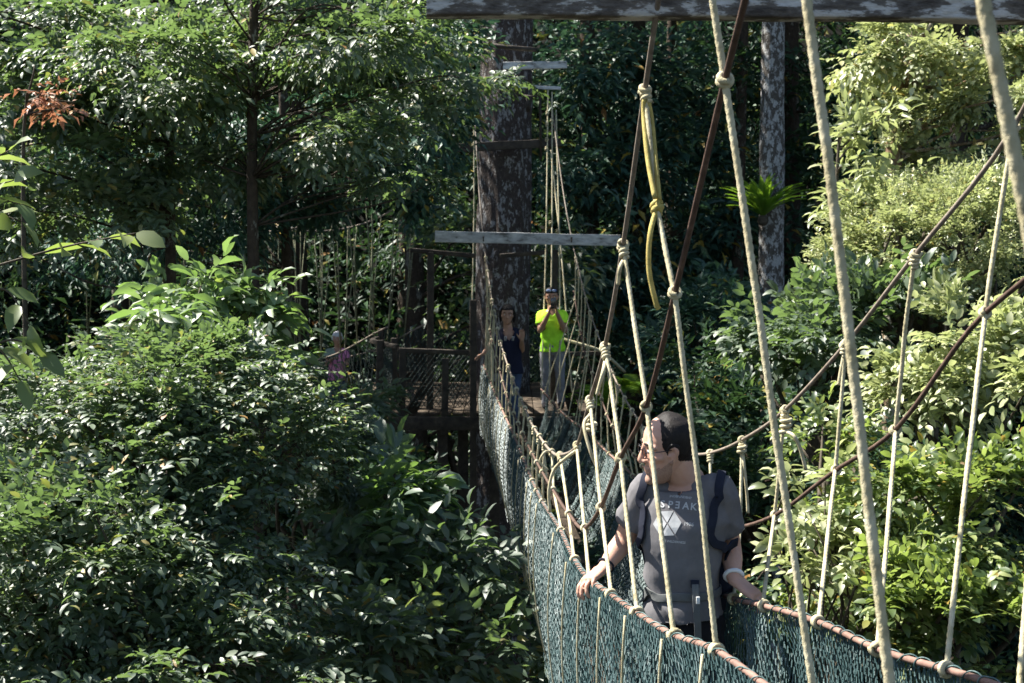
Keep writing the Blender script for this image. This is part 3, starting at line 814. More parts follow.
SEED = [100]
def plant(name, label, cat, blobs, leaf, mat, k=7, big=False, group=None, trunk=None, bark='twig', stem_r=.03, part='foliage',
          tint=(0, 1), nl=30, base=None, **kw):
    """trunk: list of (point), radii list ; else a sheaf of stems from the base"""
    L, W = leaf
    blobs = [b if not np.isscalar(b[0]) else bl(*b) for b in blobs]
    c = np.mean([b[0] for b in blobs], axis=0)
    if trunk is not None: loc = trunk[0][0]
    else:
        b_ = c if base is None else base
        loc = np.array([b_[0], b_[1], float(ground_z(b_[0], b_[1]))])
    root = thing(name, label, cat, loc, group)
    lv = Leaves(); tips = []
    for (bc, rad, m) in blobs:
        SEED[0] += 1
        t = blob_sprays(lv, bc, rad, m, k, L, W, SEED[0], **kw); tips.append(t)
    crown = link(part, lv.mesh(part, T_BIG if big else T_SMALL, seed=SEED[0], tint=tint), M[mat], root)
    mb = MB()
    if trunk is not None:
        pts, rad = trunk
        tp = smooth_path(pts, 24); rr = np.interp(np.linspace(0, 1, len(tp)), np.linspace(0, 1, len(rad)), rad)
        tube(mb, tp, rr, 14)
        def bf(t):
            i = np.argmin(np.abs(tp[:, 2] - (t[2] - .25 * abs(np.linalg.norm(t[:2] - tp[len(tp) // 2][:2])))))
            return tp[i]
        limbs(mb, bf, np.concatenate(tips), max(.012, rad[-1] * .8), .006, SEED[0], nl)
        build('trunk', mb, M[bark], root)
    else:
        tt = np.concatenate(tips)
        r = np.random.default_rng(SEED[0])
        if len(tt) > nl: tt = tt[r.choice(len(tt), nl, replace=False)]
        hub = np.array([loc[0], loc[1], c[2] - 1.2])
        tube(mb, smooth_path([loc, (loc + hub) / 2 + [.1, .1, 0], hub], 10), np.linspace(stem_r * 1.6, stem_r, 11), 8)
        limbs(mb, hub, tt, stem_r * .7, .005, SEED[0], nl)
        build('stems', mb, M[bark], root)
    return root

# ---------------------------------------------------------------- left side trees
def gz(x, y): return float(ground_z(x, y))
g = lambda x, y: (x, y, gz(x, y))
plant('tree', 'slim dark trunked tree with flat tiers of small glossy leaves left of the walkway', 'tree',
      [(160, 60, 12.4, 70, 16, 1.0, 320), (235, 38, 13.5, 70, 18, .5, 300), (345, 44, 12.6, 100, 20, 1.2, 380), (300, 8, 12.8, 160, 18, 1.5, 480), (205, 168, 13.3, 60, 10, .35, 170), (290, 150, 13.3, 60, 14, .4, 220), (350, 135, 12.6, 64, 20, .9, 260), (320, 84, 13.5, 70, 16, .5, 160),
       (455, 76, 13.4, 80, 5, .4, 150), (395, 105, 13.6, 50, 20, .8, 180), (330, -70, 13.4, 110, 16, 1.0, 260), (400, 175, 13.6, 34, 14, .6, 90)],
      (.088, .038), 'leaf_mid', big=True, trunk=([g(-2.30, 13), (-2.36, 13.0, -4), (-2.40, 13.0, 0), (-2.36, 13, 1.9), (-2.3, 13.05, 2.9)], [.09, .065, .052, .042, .015]), bark='bark_dark', nl=60, droop=.55, cl=.3, vert=.8, part='crown')
plant('tree', 'bushy tree filling the upper corner beyond the rusty sapling, its tiers catching the sun', 'tree',
      [(60, 20, 14, 120, 16, 1.4, 420), (110, 60, 13.6, 110, 14, 1.2, 420), (170, 88, 13.2, 80, 12, 1.0, 300), (40, 110, 13.6, 70, 16, 1, 260), (110, 160, 13.8, 80, 18, 1, 260), (20, 160, 13.2, 70, 20, 1, 260),
       (60, 210, 13.5, 90, 24, 1, 280), (150, 205, 13.8, 60, 20, 1, 200), (180, 120, 14.4, 60, 30, 1, 180)],
      (.10, .046), 'leaf_mid', big=True, trunk=([g(-3.55, 14.2), (-3.5, 14.2, -3), (-3.45, 14.2, .5), (-3.5, 14.2, 2.3)], [.10, .06, .05, .02]), bark='bark_dark', nl=50, droop=.55, vert=.8, cl=.3, part='crown')
plant('tree', 'shaded blue green tree with dense hanging leaves behind the slim dark trunked tree', 'tree',
      [(405, 120, 16.6, 60, 50, 1.2, 420), (330, 160, 17.4, 80, 36, 1.2, 420), (435, 45, 17, 50, 44, 1.2, 320), (290, 120, 17, 70, 60, 1.2, 400), (225, 200, 17.5, 70, 50, 1.2, 420), (380, -40, 17, 100, 40, 1.4, 300), (190, 130, 17.5, 70, 60, 1.2, 360), (425, 190, 17.3, 34, 18, .8, 120), (130, 220, 17.5, 60, 50, 1.2, 300), (90, 140, 17.8, 70, 60, 1.2, 300)],
      (.13, .055), 'leaf_blue', trunk=([g(-2.75, 17.4), (-2.78, 17.4, -3), (-2.8, 17.4, 3), (-2.6, 17.4, 5)], [.10, .07, .05, .02]), bark='bark_dark', nl=40, droop=.7, vert=.9, part='crown')
plant('sapling', 'thin sapling with rusty red dying leaves in the upper corner', 'sapling', [(40, 86, 11.5, 26, 18, .3, 24), (64, 104, 11.5, 14, 8, .25, 10)],
      (.085, .035), 'leaf_red', trunk=([g(-4.1, 11.6), (-4.05, 11.6, -2), (-4.0, 11.55, .6), (-3.87, 11.5, 1.3)], [.035, .025, .015, .006]), bark='twig', nl=12, k=5, part='crown')
# big leaved spray close to the left edge
def edge_sapling():
    base = np.array(g(-3.2, 7.0))
    root = thing('sapling', 'near sapling at the picture edge with large bright oval leaves on arching twigs', 'sapling', base)
    lv = Leaves(); r = np.random.default_rng(4); mb = MB()
    tube(mb, smooth_path([base, (-3.0, 7.0, -4), P(-40, 330, 7), P(-30, 160, 7)], 20), np.linspace(.05, .012, 21), 8)
    for (a, b, c, kk) in (((-35, 275), (60, 248), (136, 233), 8), ((-30, 240), (-5, 215), (22, 222), 4), ((-30, 300), (5, 290), (30, 325), 4), ((-35, 225), (-10, 190), (14, 180), 4),
                          ((-35, 330), (0, 350), (20, 380), 4), ((-30, 180), (-8, 160), (10, 150), 4), ((-35, 360), (10, 340), (40, 352), 4), ((-30, 200), (-5, 198), (18, 204), 4)):
        pa, pb, pc = P(*a, 7), P(*b, 6.9), P(*c, 6.8)
        tw = smooth_path([pa, pb, pc], 20); tube(mb, tw, np.linspace(.008, .003, len(tw)), 5)
        idx = np.linspace(6, len(tw) - 1, kk).astype(int)
        for q, i in enumerate(idx):
            t = nrm(tw[min(i + 1, len(tw) - 1)] - tw[i - 1]); s = nrm(np.cross([0, 0, 1], t)) * (1 if q % 2 else -1)
            d = t * .6 + s * (.7 if i < len(tw) - 1 else 0) + [0, 0, -.15 + .6 * (r.random() - .5)]
            lv.add(tw[i][None], d[None], (np.array([0, -.1, .8]) + 1.5 * (r.random(3) - .5))[None], np.array([.155 + .05 * r.random()]), np.array([.078 + .018 * r.random()]))
    link('crown', lv.mesh('crown', T_BIG, seed=9, tint=(.35, .8)), M['leaf_right'], root)
    build('trunk', mb, M['twig'], root)
edge_sapling()
# ---------------------------------------------------------------- left bushes
plant('bush', 'bush topped with big pale sunlit leaves below the slim trunked tree', 'bush', [(180, 295, 10.6, 36, 22, .4, 46), (215, 305, 10.6, 50, 26, .5, 60), (165, 325, 10.4, 34, 22, .5, 34), (250, 318, 10.8, 24, 16, .4, 26)],
      (.175, .07), 'leaf_big', k=7, big=True, stem_r=.03, tint=(.35, .97), droop=.5, jit=.6, ang=65, cl=.3, tw=.3)
plant('bush', 'wide small leaved bush whose sunlit top spreads under the big pale leaves', 'bush',
      [(90, 385, 9.6, 100, 36, .9, 640), (180, 375, 9.8, 100, 40, 1.0, 760), (245, 372, 10, 46, 36, .8, 300), (130, 440, 9.3, 120, 50, .8, 720), (240, 440, 9.6, 90, 60, .9, 660), (40, 460, 9.2, 70, 60, .8, 360)],
      (.062, .031), 'leaf_mid', big=True, k=8, stem_r=.05, cl=.26)
plant('bush', 'tall twiggy bush with narrow glossy leaves filling the lower corner', 'bush',
      [(60, 560, 8.2, 110, 90, .9, 720), (160, 560, 8.4, 120, 90, .9, 780), (90, 670, 7.8, 140, 70, .9, 560), (230, 560, 8.7, 90, 80, .9, 560), (210, 660, 8.2, 110, 60, .8, 360), (-30, 560, 8.2, 60, 120, .8, 240)],
      (.074, .034), 'leaf_mid', big=True, k=7, stem_r=.05, nl=60, droop=.4, cl=.3)
plant('bush', 'rounded bush with crowded small leaves below the platform railing', 'bush', [(322, 455, 11.5, 52, 42, .7, 520), (285, 420, 11.5, 45, 35, .6, 320), (340, 440, 12, 30, 22, .5, 180)],
      (.062, .030), 'leaf_mid', big=True, k=8, stem_r=.04, cl=.22, tint=(0, .8))
plant('bush', 'leafy bush in front of the elderly woman on the second bridge', 'bush', [(335, 406, 17, 40, 11, .5, 150), (255, 378, 16, 34, 24, .8, 200), (335, 420, 15.5, 36, 12, .5, 120), (305, 376, 17.2, 12, 8, .4, 30)],
      (.15, .06), 'leaf_mid', k=6, stem_r=.05)
plant('sapling', 'sapling with large drooping oval leaves just below the platform floor', 'sapling', [(385, 484, 10.6, 40, 24, .5, 40), (362, 510, 10.5, 40, 26, .5, 32), (400, 505, 10.7, 16, 12, .3, 8)],
      (.19, .085), 'leaf_big', tw=.24, k=5, big=True, trunk=([g(-.95, 10.6), (-.95, 10.6, -5), (-.93, 10.6, -2.6), (-.9, 10.6, -1.9)], [.05, .035, .02, .008]), bark='twig', nl=20, tint=(0, .5), ang=70, part='crown')
plant('bush', 'broad leaved shrub in dappled light at the bottom left of the netting', 'bush', [(410, 570, 10.0, 110, 36, .8, 130), (330, 600, 9.6, 80, 40, .7, 110), (450, 575, 10.6, 50, 22, .5, 50)],
      (.135, .056), 'leaf_mid', k=6, big=True, stem_r=.035, tint=(0, .7), ang=65)
plant('bush', 'low shrub with big light green leaves along the bottom edge of the view', 'bush', [(300, 650, 8.9, 90, 40, .6, 90), (400, 650, 9.1, 90, 40, .7, 100), (490, 660, 9.5, 60, 36, .6, 60)],
      (.14, .058), 'leaf_mid', k=6, big=True, stem_r=.035, tint=(.1, 1), ang=65)
plant('bush', 'small sprig of light green leaves growing close beside the net', 'bush', [(490, 618, 10.2, 36, 24, .4, 44), (520, 662, 10.0, 24, 24, .35, 30)],
      (.12, .05), 'leaf_mid', k=6, big=True, stem_r=.02, tint=(.2, 1))
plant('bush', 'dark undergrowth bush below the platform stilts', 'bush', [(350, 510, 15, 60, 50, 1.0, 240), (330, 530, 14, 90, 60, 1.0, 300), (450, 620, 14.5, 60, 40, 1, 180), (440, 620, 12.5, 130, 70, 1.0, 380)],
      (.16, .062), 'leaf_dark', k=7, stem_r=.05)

# ---------------------------------------------------------------- right side
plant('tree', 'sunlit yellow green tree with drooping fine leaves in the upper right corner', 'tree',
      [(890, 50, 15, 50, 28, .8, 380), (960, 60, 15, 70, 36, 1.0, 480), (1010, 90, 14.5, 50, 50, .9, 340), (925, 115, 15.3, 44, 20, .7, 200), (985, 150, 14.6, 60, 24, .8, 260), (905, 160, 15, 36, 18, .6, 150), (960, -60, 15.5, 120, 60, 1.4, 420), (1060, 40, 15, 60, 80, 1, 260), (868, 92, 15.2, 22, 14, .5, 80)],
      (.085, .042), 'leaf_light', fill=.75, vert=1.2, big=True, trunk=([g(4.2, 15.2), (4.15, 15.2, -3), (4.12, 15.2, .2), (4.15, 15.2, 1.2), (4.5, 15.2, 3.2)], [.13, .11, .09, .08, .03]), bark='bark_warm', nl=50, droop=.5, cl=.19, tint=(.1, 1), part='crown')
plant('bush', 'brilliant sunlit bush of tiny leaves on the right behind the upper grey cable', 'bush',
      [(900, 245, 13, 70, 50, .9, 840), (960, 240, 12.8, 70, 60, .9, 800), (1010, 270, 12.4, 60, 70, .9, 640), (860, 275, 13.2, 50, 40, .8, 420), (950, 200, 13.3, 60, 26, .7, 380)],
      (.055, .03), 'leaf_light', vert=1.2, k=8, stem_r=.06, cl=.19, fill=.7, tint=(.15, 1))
plant('sapling', 'upright sapling with whorls of longer leaves left of the brilliant bush', 'sapling', [(858, 160, 13.8, 16, 32, .4, 50), (850, 215, 13.6, 26, 26, .5, 70), (882, 185, 13.8, 24, 30, .4, 60), (838, 258, 13.6, 18, 18, .4, 40), (866, 125, 13.9, 10, 18, .3, 22)],
      (.15, .05), 'leaf_light', vert=1.1, tw=.32, k=6, big=True, trunk=([g(3.2, 13.7), (3.2, 13.7, -3), (3.15, 13.7, -.2), (3.2, 13.8, 1.0)], [.06, .04, .025, .01]), bark='twig', nl=24, tint=(.1, .8), part='crown')
plant('bush', 'broad leaved green bush in half shade left of the two cables', 'bush',
      [(800, 320, 12.6, 60, 50, .7, 210), (860, 330, 12.3, 70, 50, .8, 230), (815, 385, 12.4, 50, 30, .6, 130), (900, 330, 12, 60, 50, .7, 200), (775, 350, 13.5, 26, 36, .6, 80)],
      (.115, .058), 'leaf_mid', fill=.7, cl=.2, vert=1.0, k=7, big=True, stem_r=.05, tint=(0, .8))
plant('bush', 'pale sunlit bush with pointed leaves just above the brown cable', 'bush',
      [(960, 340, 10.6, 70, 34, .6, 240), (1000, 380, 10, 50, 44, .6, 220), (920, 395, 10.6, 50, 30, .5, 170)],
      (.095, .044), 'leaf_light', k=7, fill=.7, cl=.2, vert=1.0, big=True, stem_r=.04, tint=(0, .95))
plant('bush', 'large mixed bush of bright and dark leaves behind the right hand netting', 'bush',
      [(860, 480, 9.6, 66, 50, .7, 320), (930, 500, 9.2, 70, 60, .7, 350), (1000, 520, 8.8, 60, 80, .7, 340), (900, 590, 8.9, 70, 50, .7, 310), (980, 630, 8.5, 80, 50, .7, 330), (820, 560, 9.8, 46, 50, .6, 210), (835, 445, 10, 30, 26, .5, 90)],
      (.082, .040), 'leaf_right', fill=.75, cl=.185, vert=1.1, k=7, big=True, stem_r=.06, nl=60, tint=(0, 1))
plant('bush', 'bright leafy sprig beside the pale hanging rope ends right of the bald man', 'bush', [(812, 500, 9.3, 30, 30, .4, 50), (800, 560, 9.3, 26, 40, .4, 50), (850, 540, 9.0, 30, 24, .35, 40)],
      (.11, .052), 'leaf_light', k=5, big=True, stem_r=.02, tint=(.1, .9))
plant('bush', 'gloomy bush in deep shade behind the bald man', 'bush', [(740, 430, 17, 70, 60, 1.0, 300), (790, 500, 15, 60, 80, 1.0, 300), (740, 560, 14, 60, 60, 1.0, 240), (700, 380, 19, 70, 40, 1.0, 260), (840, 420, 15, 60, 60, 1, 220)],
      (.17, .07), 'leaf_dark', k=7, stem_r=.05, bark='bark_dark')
plant('bush', 'dull green bush at the foot of the pale mottled trunk', 'bush', [(700, 330, 22.5, 50, 30, .9, 220), (740, 360, 22, 50, 40, .9, 240), (670, 350, 22, 40, 30, .9, 160), (720, 300, 23, 40, 20, .7, 120)],
      (.20, .085), 'leaf_blue', k=6, stem_r=.05)
# pale trunk with bird's nest fern
tx = P(771, 226, 25.0)[0]
root = thing('tree', 'tall pale mottled trunk carrying a bird\'s nest fern', 'tree', g(tx, 25.0))
mb = MB(); tp = smooth_path([g(tx + .05, 25), (tx + .03, 25, -3), (tx, 25, 1), (tx - .01, 25, 4), (tx + .05, 25, 9), (tx, 25, 13)], 40)
tube(mb, tp, np.linspace(.27, .15, len(tp)) * (1 + .03 * noise1(np.linspace(0, 30, len(tp)), 5)), 20)
lv = Leaves(); tips = []
for q, (x, y, z, rad) in enumerate(((tx, 25, 10, 2.2), (tx + 1.8, 25.5, 9, 1.6), (tx - 1.8, 24.6, 11, 1.7), (tx, 24.4, 12.5, 2.0))):
    tips.append(blob_sprays(lv, (x, y, z), (rad, rad, rad * .6), 200, 7, .26, .1, 300 + q))
link('crown', lv.mesh('crown', seed=8), M['leaf_dark'], root)
limbs(mb, (tx, 25, 8.0), np.concatenate(tips), .09, .02, 3, 24); build('trunk', mb, M['bark_pale'], root)
def fern(name, label, c, n, L, W, mat, seed, up=.7, pinn=False, sag=.55):
    r = np.random.default_rng(seed); root = thing(name, label, 'fern', c)
    V, Fs, base, tint = [], [], 0, []
    for i in range(n):
        a = 2 * math.pi * (i + r.random()) / n; e = up + .9 * r.random() - .25; l = L * (.7 + .45 * r.random())
        d0 = np.array([math.cos(a) * math.cos(e), math.sin(a) * math.cos(e), math.sin(e)]); out = np.array([math.cos(a), math.sin(a), 0]); s = np.array([-math.sin(a), math.cos(a), 0])
        t = np.linspace(0, 1, 12)
        sp = np.asarray(c) + d0 * (t * l)[:, None] + (out * .12 - np.array([0, 0, sag])) * (l * t ** 2.4)[:, None]
        if not pinn:
            w = W * np.sin(np.clip(t * 1.02 + .06, 0, 1) * math.pi) ** .6 + .004
            rows = np.stack([sp - s * w[:, None] + [0, 0, .02], sp, sp + s * w[:, None] + [0, 0, .02]], 1).reshape(-1, 3)
            fs = []
            for k in range(11):
                for h in (0, 1):
                    q = k * 3 + h; fs += [(q, q + 1, q + 4), (q, q + 4, q + 3)]
        else:
            rows, fs = [], []
            for k in range(1, 12):
                for sg in (-1, 1):
                    for h in (0, .5):
                        p = sp[k] + (sp[k] - sp[k - 1]) * h; ll = W * math.sin(math.pi * min(1, .12 + k / 12.5)) ; dd = s * sg + nrm(sp[k] - sp[k - 1]) * .35 + np.array([0, 0, -.12])
                        b0 = len(rows); f_ = nrm(sp[k] - sp[k - 1]) * .014
                        rows += [p - f_, p + f_, p + dd * ll * .6 + f_, p + dd * ll]; fs += [(b0, b0 + 1, b0 + 2), (b0, b0 + 2, b0 + 3)]
            rows = np.array(rows)
        V.append(rows); Fs.append(np.array(fs) + base); base += len(rows); tint += [r.random() * .9] * len(rows)
    link('fronds', tri_mesh('fronds', np.concatenate(V), np.concatenate(Fs), np.array(tint)), M[mat], root)
    mb = MB(); ball(mb, np.asarray(c) + [0, 0, -.06], [.10, .10, .10]); build('root_ball', mb, M['twig'], root)
    return root
fern('birds_nest_fern', 'bird\'s nest fern perched on the pale mottled trunk', P(763, 217, 24.6), 64, .98, .05, 'leaf_fern', 5, up=.85, sag=.3)
fern('tree_fern', 'lacy light green fern catching sun behind the sloping ropes', P(598, 408, 21.5), 26, .95, .17, 'leaf_fern', 6, up=.5, pinn=True)
fern('tree_fern', 'smaller lacy fern behind the platform edge, right of the neon man', P(632, 392, 22.5), 20, .75, .14, 'leaf_fern', 7, up=.5, pinn=True)
for c_ in (P(598, 408, 21.5), P(632, 392, 22.5)):
    pass
# thin dark trunk behind
root = thing('tree', 'thin dark trunk in the gloom left of the pale mottled trunk', 'tree', g(4.3, 27))
mb = MB(); tp = smooth_path([g(4.35, 27), (4.35, 27, 0), (4.4, 27, 6), (4.3, 27, 12)], 24); tube(mb, tp, np.linspace(.14, .07, len(tp)), 12)
lv = Leaves(); tips = [blob_sprays(lv, (4.3 + q, 27 + w, 10 + e), (1.8, 1.8, 1.2), 200, 7, .26, .1, 330 + i) for i, (q, w, e) in enumerate(((0, 0, 0), (-1.5, .5, 1), (1.3, -.5, 1.5)))]
link('crown', lv.mesh('crown', seed=18), M['leaf_blue'], root); limbs(mb, (4.33, 27, 8.5), np.concatenate(tips), .05, .015, 3, 16); build('trunk', mb, M['bark_dark'], root)

# the big platform tree
root = thing('tree', 'massive dark trunk with pale lichen that holds the platform', 'tree', g(-.12, 22))
mb = MB(); n = 150; zz = np.linspace(-9.5, 16, n)
th = np.linspace(0, 2 * math.pi, 72, endpoint=False); V = []
for z in zz:
    fl = .46 + .30 * math.exp(-(z + 9.5) / 2.2) - .006 * (z + 9)
    rr = fl * (1 + .05 * np.sin(th * 3 + z * .25) + .03 * np.sin(th * 7 + z * .6 + np.sin(z * 1.7)) + .022 * np.sin(th * 13 - z * .9 + 2 * np.sin(z * 2.3 + th)) + .014 * np.sin(th * 21 + z * 4.1))
    V.append(np.stack([-.13 + .012 * z + rr * np.cos(th), 22 + rr * np.sin(th), np.full(72, z)], -1))
fs = [(i * 72 + j, i * 72 + (j + 1) % 72, (i + 1) * 72 + (j + 1) % 72, (i + 1) * 72 + j) for i in range(n - 1) for j in range(72)]
mb.add(np.concatenate(V), fs)
lv = Leaves(); tips = []
for q, (x, y, z, rad) in enumerate(((0, 22, 15, 3.0), (-3.2, 21.5, 14, 2.4), (3.0, 23, 14.5, 2.4), (-1.2, 19.5, 16, 2.2), (.5, 24.5, 17, 2.4), (-2.6, 24, 17, 2.2))):
    tips.append(blob_sprays(lv, (x, y, z), (rad, rad, rad * .55), 330, 7, .24, .1, 400 + q))
link('crown', lv.mesh('crown', seed=28), M['leaf_dark'], root); limbs(mb, (0.03, 22, 12.5), np.concatenate(tips), .16, .03, 3, 36); build('trunk', mb, M['bark_big'], root)

# ---------------------------------------------------------------- forest behind
BT = [  # x, y, list of blobs (dx, dy, z, r), label, leaf material
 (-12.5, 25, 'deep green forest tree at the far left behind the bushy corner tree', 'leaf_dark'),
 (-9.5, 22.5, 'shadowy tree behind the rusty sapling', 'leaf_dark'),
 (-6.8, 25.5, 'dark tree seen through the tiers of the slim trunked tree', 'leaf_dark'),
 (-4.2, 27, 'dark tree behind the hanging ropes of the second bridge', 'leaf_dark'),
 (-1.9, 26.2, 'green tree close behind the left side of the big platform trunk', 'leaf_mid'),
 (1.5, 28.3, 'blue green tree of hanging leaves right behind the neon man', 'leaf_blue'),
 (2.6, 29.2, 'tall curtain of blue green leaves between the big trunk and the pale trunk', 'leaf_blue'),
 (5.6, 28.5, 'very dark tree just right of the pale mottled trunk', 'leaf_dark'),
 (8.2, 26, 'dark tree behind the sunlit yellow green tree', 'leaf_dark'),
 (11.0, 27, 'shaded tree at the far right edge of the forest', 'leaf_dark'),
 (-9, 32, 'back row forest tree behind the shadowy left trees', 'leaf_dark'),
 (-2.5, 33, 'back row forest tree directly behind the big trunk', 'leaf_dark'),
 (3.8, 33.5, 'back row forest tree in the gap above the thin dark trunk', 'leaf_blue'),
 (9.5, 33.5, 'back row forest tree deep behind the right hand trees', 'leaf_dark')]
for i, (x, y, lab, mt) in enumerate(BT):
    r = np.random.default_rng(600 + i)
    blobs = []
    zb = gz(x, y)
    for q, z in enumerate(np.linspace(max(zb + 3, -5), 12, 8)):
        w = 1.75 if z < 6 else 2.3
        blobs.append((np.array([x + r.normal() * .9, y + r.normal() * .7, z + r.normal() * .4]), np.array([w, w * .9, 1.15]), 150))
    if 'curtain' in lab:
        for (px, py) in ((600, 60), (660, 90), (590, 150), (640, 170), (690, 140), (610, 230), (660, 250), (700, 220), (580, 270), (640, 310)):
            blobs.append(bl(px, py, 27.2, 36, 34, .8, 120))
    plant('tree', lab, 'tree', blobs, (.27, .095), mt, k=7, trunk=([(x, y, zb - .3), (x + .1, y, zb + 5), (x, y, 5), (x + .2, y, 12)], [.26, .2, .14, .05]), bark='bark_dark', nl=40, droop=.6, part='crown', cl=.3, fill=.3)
# ================================================================ people
def cloth(name, c, rough=.9, sheen=.2, bump=.25, bscale=60, var=.25, trans=None):
    m = noisy(name, [(0.3, tuple(q * (1 - var) for q in c)), (0.7, tuple(min(1, q * (1 + var)) for q in c))], scale=14, bump=bump, bscale=bscale, rough=rough, spec=.2, dist=.004)
    return m
def skin_mat(name, c):
    m = noisy(name, [(0.3, (c[0] * .88, c[1] * .8, c[2] * .78)), (0.7, c)], scale=22, bump=.12, bscale=160, rough=.5, spec=.4, dist=.002)
    b = [n for n in m.node_tree.nodes if n.type == 'BSDF_PRINCIPLED'][0]
    b.inputs['Subsurface Weight'].default_value = .12; b.inputs['Subsurface Radius'].default_value = (.012, .005, .003)
    return m
M['skin'] = skin_mat('fair_skin', (.56, .34, .25)); M['skin_tan'] = skin_mat('tan_skin', (.42, .25, .17))
M['grey_tee'] = cloth('grey_cotton', (.140, .135, .142), var=.16, bump=.9, bscale=13)
M['black_cloth'] = cloth('black_cloth', (.012, .012, .015))
M['strap'] = cloth('navy_strap', (.016, .019, .032)); M['webbing'] = cloth('grey_webbing', (.12, .125, .125))
M['neon'] = cloth('neon_jersey', (.46, .95, .05), var=.16); M['grey_trouser'] = cloth('grey_trouser', (.25, .25, .27))
M['navy'] = cloth('dark_navy_top', (.014, .016, .035)); M['jean'] = cloth('denim', (.06, .09, .16)); M['pink'] = cloth('pink_top', (.72, .28, .46)); M['scarf'] = cloth('patterned_grey_scarf', (.20, .25, .20), var=.6)
M['hair'] = noisy('dark_hair', [(.35, (.005, .004, .004)), (.7, (.020, .015, .013))], scale=90, stretch=(1, 1, .25), bump=.9, bscale=240, rough=.6, dist=.003, spec=.25)
M['stubble'] = noisy('stubble_skin', [(.36, (.20, .125, .095)), (.62, (.44, .27, .20))], scale=420, bump=.3, bscale=500, rough=.8, dist=.002)
M['white_hair'] = noisy('white_hair', [(.3, (.42, .42, .44)), (.7, (.70, .70, .72))], scale=60, bump=.6, bscale=160, rough=.7)
M['print'] = cloth('pale_print', (.42, .43, .44), bump=.1, var=.25); M['white'] = cloth('white_plastic', (.75, .75, .74), rough=.5, bump=.02, var=.05)
M['glass_dark'] = noisy('dark_lens', [(.4, (.01, .01, .014)), (.6, (.02, .02, .03))], rough=.12, spec=.7, bump=0)
M['lens_blue'] = noisy('blue_mirror_lens', [(.4, (.10, .16, .34)), (.6, (.45, .55, .75))], scale=30, rough=.15, spec=.8, bump=0)

V3 = lambda *a: np.array(a, float)
def head(mb, c, f, u, H, ear=True, FD=1.0):
    """skull with face; c = head centre (half height)"""
    f = nrm(f); u = nrm(u - f * np.dot(u, f)); s = np.cross(f, u)
    Z = lambda z: c + u * (z - .5) * H
    secs = [(-.015, .22, .06, .07), (.03, .33, .03, .15), (.09, .365, -.04, .205), (.17, .375, -.14, .255), (.26, .375, -.26, .285), (.36, .37, -.36, .31), (.46, .365, -.43, .325), (.56, .375, -.47, .335),
            (.66, .385, -.485, .345), (.76, .36, -.47, .335), (.86, .29, -.40, .29), (.94, .17, -.28, .20), (.99, .03, -.14, .09)]
    rings = []
    for z, fr, bk, hw in secs:
        rings.append((Z(z) + f * H * FD * (fr + bk) / 2, s, f, hw * H, (fr - bk) / 2 * H * FD, 2.25))
    loft(mb, rings, 28)
    pt = lambda a, b, z: Z(z) + f * H * a * FD + s * H * b
    limb(mb, [pt(.385, 0, .60), pt(.42, 0, .50), pt(.465, 0, .40), pt(.475, 0, .365)], np.array([.028, .034, .048, .045]) * H, 10, 4)   # nose
    for sg in (-1, 1):
        ball(mb, pt(.415, sg * .055, .355), np.array([.045, .042, .036]) * H, sides=10, rings=6)
        limb(mb, [pt(.355, sg * .06, .605), pt(.35, sg * .17, .61), pt(.28, sg * .27, .575)], np.array([.036, .042, .035]) * H, 10, 4)    # brow
        limb(mb, [pt(.28, sg * .21, .42), pt(.18, sg * .28, .42)], np.array([.075, .06]) * H, 10, 4)  # cheekbone
        if ear:
            limb(mb, [pt(.0, sg * .335, .345), pt(-.05, sg * .37, .42), pt(-.085, sg * .405, .50), pt(-.075, sg * .405, .56), pt(-.02, sg * .375, .585), pt(.015, sg * .35, .55)], np.array([.034, .036, .034, .032, .03, .026]) * H, 10, 4)
            limb(mb, [pt(.03, sg * .335, .44), pt(-.06, sg * .365, .50)], np.array([.03, .03]) * H, 8, 3)
    limb(mb, [pt(.365, -.10, .235), pt(.392, 0, .245), pt(.365, .10, .235)], np.array([.020, .030, .020]) * H, 10, 4)
    limb(mb, [pt(.355, -.09, .195), pt(.382, 0, .19), pt(.355, .09, .195)], np.array([.022, .032, .022]) * H, 10, 4)
    ball(mb, pt(.33, 0, .055), np.array([.10, .075, .075]) * H, ax=np.array([s, f, u]), sides=10, rings=7)
    return pt, f, s, u

